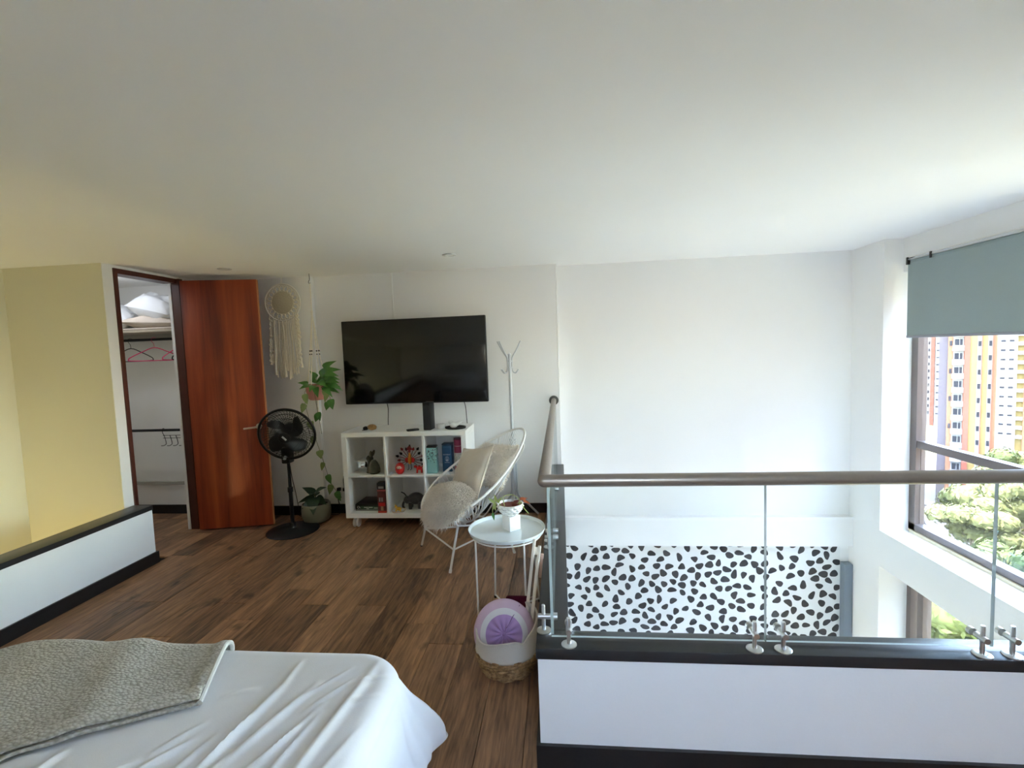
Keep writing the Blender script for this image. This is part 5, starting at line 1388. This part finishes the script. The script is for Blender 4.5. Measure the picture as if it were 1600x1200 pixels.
# ------------------------------------------------------------------ stairwell lamp (real lamp on the stair wall, below the view)
sl = thing('stair_lamp', 'small wall lamp with warm glow down in the stairwell', 'wall lamp', (-4.075, 1.9, -0.75))
part('plate', MB().rbox(-0.035, -0.015, -0.06, 0.06, -0.06, 0.06, 0.004), M_STEEL, sl)
part('shade', MB().ball((0.05, 0, 0), 0.065, 2), mat('warm_lamp_glass', (0.9, 0.8, 0.5, 1), 0.4, emit=(1.0, 0.83, 0.42, 1), emit_s=26.0), sl)

# ------------------------------------------------------------------ outside: ground, towers, trees
GZ = -36.5
gp = MB().box(-260, 420, -300, 420, GZ-1, GZ)
gnd = part('ground', gp, mat('dry_park_ground', (0.16, 0.15, 0.078, 1), 0.9, noise_amt=0.35, noise_scale=0.05, spec=0.1))
gnd['kind'] = 'structure'; gnd['label'] = 'green park ground far below the window'

def tower(name, label, cat, cx, cy, face, w, d, z1, wallm):
    # local x along the facade (to the right as seen from here), local -y faces the window
    t = thing(name, label, cat, (cx, cy, GZ), face)
    part('wall', MB().box(-w/2, w/2, 0, d, 0, z1-GZ), wallm, t)
    return t
M_TPEACH = mat('peach_render', (0.135, 0.068, 0.040, 1), 0.9, noise_amt=0.06, noise_scale=0.3, spec=0.1)
M_TYEL = mat('pale_yellow_render', (0.135, 0.104, 0.042, 1), 0.9, noise_amt=0.05, noise_scale=0.3, spec=0.1)
M_TWHITE = mat('white_render', (0.145, 0.145, 0.145, 1), 0.9, spec=0.1)
M_TGREY = mat('lilac_grey_concrete', (0.055, 0.051, 0.060, 1), 0.9, spec=0.1)
M_TPINK = mat('brick_pink_render', (0.125, 0.046, 0.033, 1), 0.9, spec=0.1)
M_TWIN = mat('far_window_glass', (0.010, 0.011, 0.015, 1), 0.6, spec=0.15)
face = R_(-38)
def share(mb, name, m):
    me = mb.mesh(name); me.materials.append(m); return me
# balcony tower, about 140 m away
ta = tower('balcony_tower', 'peach apartment tower with stacked white balconies outside the window', 'building', 86.7, 112.1, face, 7.6, 14, 30, M_TPEACH)
TH = 30-GZ
part('grey_wing', MB().box(-5.3, -3.8, 1.0, 14, 0, TH-12), M_TGREY, ta)
part('white_column', MB().box(-2.95, -1.30, -0.20, 0, 0, TH), M_TWHITE, ta)
part('pink_column', MB().box(-1.20, -0.28, -0.5, 0, 0, TH), M_TPINK, ta)
part('yellow_column', MB().box(-0.28, 0.85, -0.2, 0, 0, TH), M_TYEL, ta)
part('white_strip', MB().box(0.85, 1.45, -0.25, 0, 0, TH), M_TWHITE, ta)
part('red_fin', MB().box(1.45, 1.58, -0.7, 0, 0, TH), M_TPINK, ta)
part('yellow_column', MB().box(1.58, 2.45, -0.2, 0, 0, TH), M_TYEL, ta)
part('white_strip', MB().box(2.45, 3.05, -0.25, 0, 0, TH), M_TWHITE, ta)
part('red_fin', MB().box(3.05, 3.18, -0.7, 0, 0, TH), M_TPINK, ta)
bal = MB(); n_ = 12
bal.grid(lambda a, b: (1.0*math.cos(PI+PI*a), 0.9*math.sin(PI+PI*a), 1.15*b), n_, 2)
bal.add([(1.0*math.cos(PI+PI*k/11), 0.9*math.sin(PI+PI*k/11), 0) for k in range(12)], [tuple(range(12))])
bal.add([(1.0*math.cos(PI+PI*k/11), 0.9*math.sin(PI+PI*k/11), 0.12) for k in range(12)], [tuple(range(12))])
bal_me = share(bal, 'balcony', M_TWHITE)
win_me = share(MB().box(-0.62, 0.62, -0.05, 0.02, 0, 1.3), 'window', M_TWIN)
swin_me = share(MB().box(-0.22, 0.22, -0.05, 0.02, 0, 1.1), 'window', M_TWIN)
fr_me = share(MB().box(-0.05, 0.05, -0.08, -0.04, 0, 1.3), 'window_bar', M_TWHITE)
for i in range(21):
    z = 1.2 + 3.0*i
    part('balcony', bal_me, None, ta, loc=(-2.12, -0.2, z))
    w_ = part('window', win_me, None, ta, loc=(-2.12, -0.2, z+1.2))
    part('window_bar', fr_me, None, w_, loc=(0.15, 0, 0))
    for x in (1.15, 2.75): part('window', swin_me, None, ta, loc=(x, -0.25, z+0.9))
    if i % 2: part('window', swin_me, None, ta, loc=(-3.35, 0.0, z+1.1))
# yellow and white tower further right and behind
tb_ = tower('yellow_tower', 'pale yellow and white apartment tower behind the balcony tower', 'building', 146.0, 165.0, face, 44, 16, 45, M_TYEL)
TH2 = 45-GZ
part('peach_strip', MB().box(-9.9, -8.8, -0.4, 0, 0, TH2), M_TPEACH, tb_)
part('white_column', MB().box(-8.8, -4.2, -1.2, 0, 0, TH2), M_TWHITE, tb_)
part('peach_strip', MB().box(-2.6, 2.0, -0.6, 0, 0, TH2), M_TPEACH, tb_)
part('white_column', MB().box(3.0, 8.0, -1.2, 0, 0, TH2), M_TWHITE, tb_)
part('peach_strip', MB().box(9.0, 12.0, -0.6, 0, 0, TH2), M_TPEACH, tb_)
part('white_column', MB().box(13.0, 21.0, -1.0, 0, 0, TH2), M_TWHITE, tb_)
dash_me = share(MB().box(-0.55, 0.55, -0.06, 0.02, 0, 0.6), 'window', M_TWIN)
tall_me = share(MB().box(-0.7, 0.7, -0.06, 0.02, 0, 1.5), 'window', M_TWIN)
slab_me = share(MB().box(-0.75, 0.75, -0.9, 0, 0, 1.1), 'balcony', M_TWHITE)
for i in range(26):
    z = 4.0 + 2.95*i
    for x in (-7.4, -5.5, 4.4, 6.6): part('window', dash_me, None, tb_, loc=(x, -1.2, z+1.2))
    part('balcony', slab_me, None, tb_, loc=(-3.4, 0, z))
    part('window', tall_me, None, tb_, loc=(-0.4, -0.6, z+0.8))
# far pale tower on the left
tc_ = tower('pale_far_tower', 'distant pale tower close to the window frame', 'building', 153.0, 217.0, face, 12, 12, 40, mat('pale_grey_render', (0.105, 0.098, 0.095, 1), 0.9, spec=0.1))
part('pink_strip', MB().box(-0.6, 0.6, -0.3, 0, 0, 76), M_TPINK, tc_)
part('white_column', MB().box(0.9, 3.2, -0.5, 0, 0, 68), M_TWHITE, tc_)
for i in range(22):
    z = 4.0 + 2.9*i
    for x, y in ((-2.6, 0), (-1.2, 0), (1.7, -0.5), (4.6, 0)): part('window', swin_me if x < 0 else dash_me, None, tc_, loc=(x, y, z+0.8))
# unseen blocks added round to the right to hold back sky light
for az, dd, w, z1, m, lb in ((112, 76, 26, 42, M_TPEACH, 'peach block added out of view to hold back sky light, nearest the park'),
                             (132, 76, 26, 54, M_TPINK, 'brick block added out of view to hold back sky light, in the middle'), (153, 80, 28, 48, M_TPEACH, 'peach block added out of view to hold back sky light, furthest round')):
    a_ = R_(az)
    td = tower('sky_blocker', lb, 'building', dd*math.sin(a_), dd*math.cos(a_), -a_, w, 14, z1, m)
    part('roof_parapet', MB().box(-w/2-0.2, w/2+0.2, -0.2, 14.2, z1-GZ, z1-GZ+1.0), M_TWHITE, td)
    wb_ = MB()
    for i in range(int((z1-GZ)/3)): wb_.box(-w/2+1.2, w/2-1.2, -0.05, 0.02, 1.2+3.0*i, 2.6+3.0*i)
    part('window_bands', wb_, M_TWIN, td)
# street, wall and pool between the trees
st = part('street', MB().box(-4.5, 4.5, -55, 55, 0, 0.06), mat('pale_concrete_street', (0.075, 0.075, 0.078, 1), 0.9, spec=0.1), loc=(81.2, 109.2, GZ), rot=(0, 0, R_(-28)))
tag(st, 'pale concrete street below the balcony tower', 'street')
lw = part('lawn', MB().box(-26, 0, -50, 40, 0, 0.05), mat('lawn_grass', (0.050, 0.056, 0.018, 1), 0.95, noise_amt=0.5, noise_scale=0.4, spec=0.1), loc=(76.0, 112.0, GZ), rot=(0, 0, R_(-28)))
tag(lw, 'green lawn between the park trees and the pale street', 'lawn')
kb = part('street_wall', MB().box(-0.2, 0.2, -45, 45, 0, 1.2), M_TGREY, loc=(76.4, 111.8, GZ), rot=(0, 0, R_(-28)))
tag(kb, 'low grey wall along the pale street', 'wall')
pl_ = thing('pool', 'small turquoise pool beside the pale street', 'pool', (82.6, 101.0, GZ), R_(-28))
part('rim', MB().rbox(-2.6, 2.6, -5.2, 5.2, 0.06, 0.5, 0.1), M_TGREY, pl_)
part('water', MB().box(-2.1, 2.1, -4.7, 4.7, 0.45, 0.52), mat('pool_water', (0.02, 0.075, 0.080, 1), 0.3), pl_)

# trees
rtree = random.Random(31)
M_TREE = [mat('tree_leaves_a', (0.066, 0.080, 0.024, 1), 0.7, noise_amt=0.5, noise_scale=0.5, spec=0.2), mat('tree_leaves_b', (0.024, 0.042, 0.016, 1), 0.7, noise_amt=0.5, noise_scale=0.5, spec=0.2), mat('tree_leaves_c', (0.11, 0.112, 0.04, 1), 0.7, noise_amt=0.4, noise_scale=0.5, spec=0.2)]
M_BARK = mat('bark', (0.10, 0.075, 0.05, 1), 0.9)
crowns = []
for k in range(4):
    mb = MB()
    blobs = []
    for _ in range(9):
        c = Vector((rtree.uniform(-2.2, 2.2), rtree.uniform(-2.2, 2.2), rtree.uniform(6.0, 9.5)))
        blobs.append((c, rtree.uniform(1.2, 2.0)))
    for c, r in blobs: mb.ball(c, r*0.82, 2, (1, 1, 0.75), lambda q: 1+0.22*noise.noise(q*2.2))
    for _ in range(1500):
        c, r = rtree.choice(blobs)
        d = Vector((rtree.gauss(0, 1), rtree.gauss(0, 1), rtree.gauss(0, 0.8))).normalized()
        p = c + Vector((d.x, d.y, d.z*0.8))*r*rtree.uniform(0.75, 1.12)
        u = d.orthogonal().normalized()
        u = (Matrix.Rotation(rtree.uniform(0, 6.28), 3, d) @ u); w = (d + Vector((rtree.uniform(-.7, .7), rtree.uniform(-.7, .7), rtree.uniform(-.7, .7)))).normalized().cross(u)
        if w.length < 0.1: continue
        s = rtree.uniform(0.18, 0.42)
        mb.add([p - u*s, p - w*s*0.5, p + u*s, p + w*s*0.5], [(0, 1, 2, 3)])
    crowns.append(mb)
cr_me = {}
for k in range(4):
    for j in range(3):
        me = crowns[k].mesh('crown'); me.materials.append(M_TREE[j]); cr_me[(k, j)] = me
trk = MB()
trk.tube([(0, 0, 0), (0.1, 0, 3), (0.0, 0.1, 6.5)], [0.35, 0.26, 0.16], 8)
for a in (0.3, 2.2, 4.4): trk.tube([(0.05, 0, 4.2), (1.3*math.cos(a), 1.3*math.sin(a), 7.0)], [0.15, 0.06], 6)
trk_me = share(trk, 'trunk', M_BARK)
spots_ = []
tries = 0
while len(spots_) < 110 and tries < 9000:
    tries += 1
    az = R_(rtree.uniform(27, 62)); dd = rtree.uniform(48, 150)
    x, y = dd*math.sin(az), dd*math.cos(az)
    if R_(32) < az < R_(37.8) and 86 < dd < 140: continue      # open lawn and street before the balcony tower
    u_ = (x-81.2)*math.cos(R_(-28)) + (y-109.2)*math.sin(R_(-28))
    if -10.0 < u_ < 8.0 and y > 88: continue
    q = Vector((x-86.7, y-112.1)); q.rotate(Matrix.Rotation(-face, 2))
    if -9 < q.x < 8 and -5 < q.y < 19: continue
    if all((x-a)**2 + (y-b)**2 > 6.6**2 for a, b in spots_): spots_.append((x, y))
KL = ['sunlit olive green park tree below the window', 'dark green park tree below the window', 'pale yellow green park tree below the window']
for i, (x, y) in enumerate(spots_):
    j = rtree.choice((0, 0, 1, 2)); k = rtree.randrange(4)
    s = rtree.uniform(1.05, 1.6)
    t = thing('park_tree', KL[j], 'tree', (x, y, GZ), rtree.uniform(0, 6.28), ['olive green park trees', 'dark green park trees', 'pale park trees'][j])
    t.scale = (s, s, s*rtree.uniform(0.9, 1.15))
    part('crown', cr_me[(k, j)], None, t); part('trunk', trk_me, None, t)
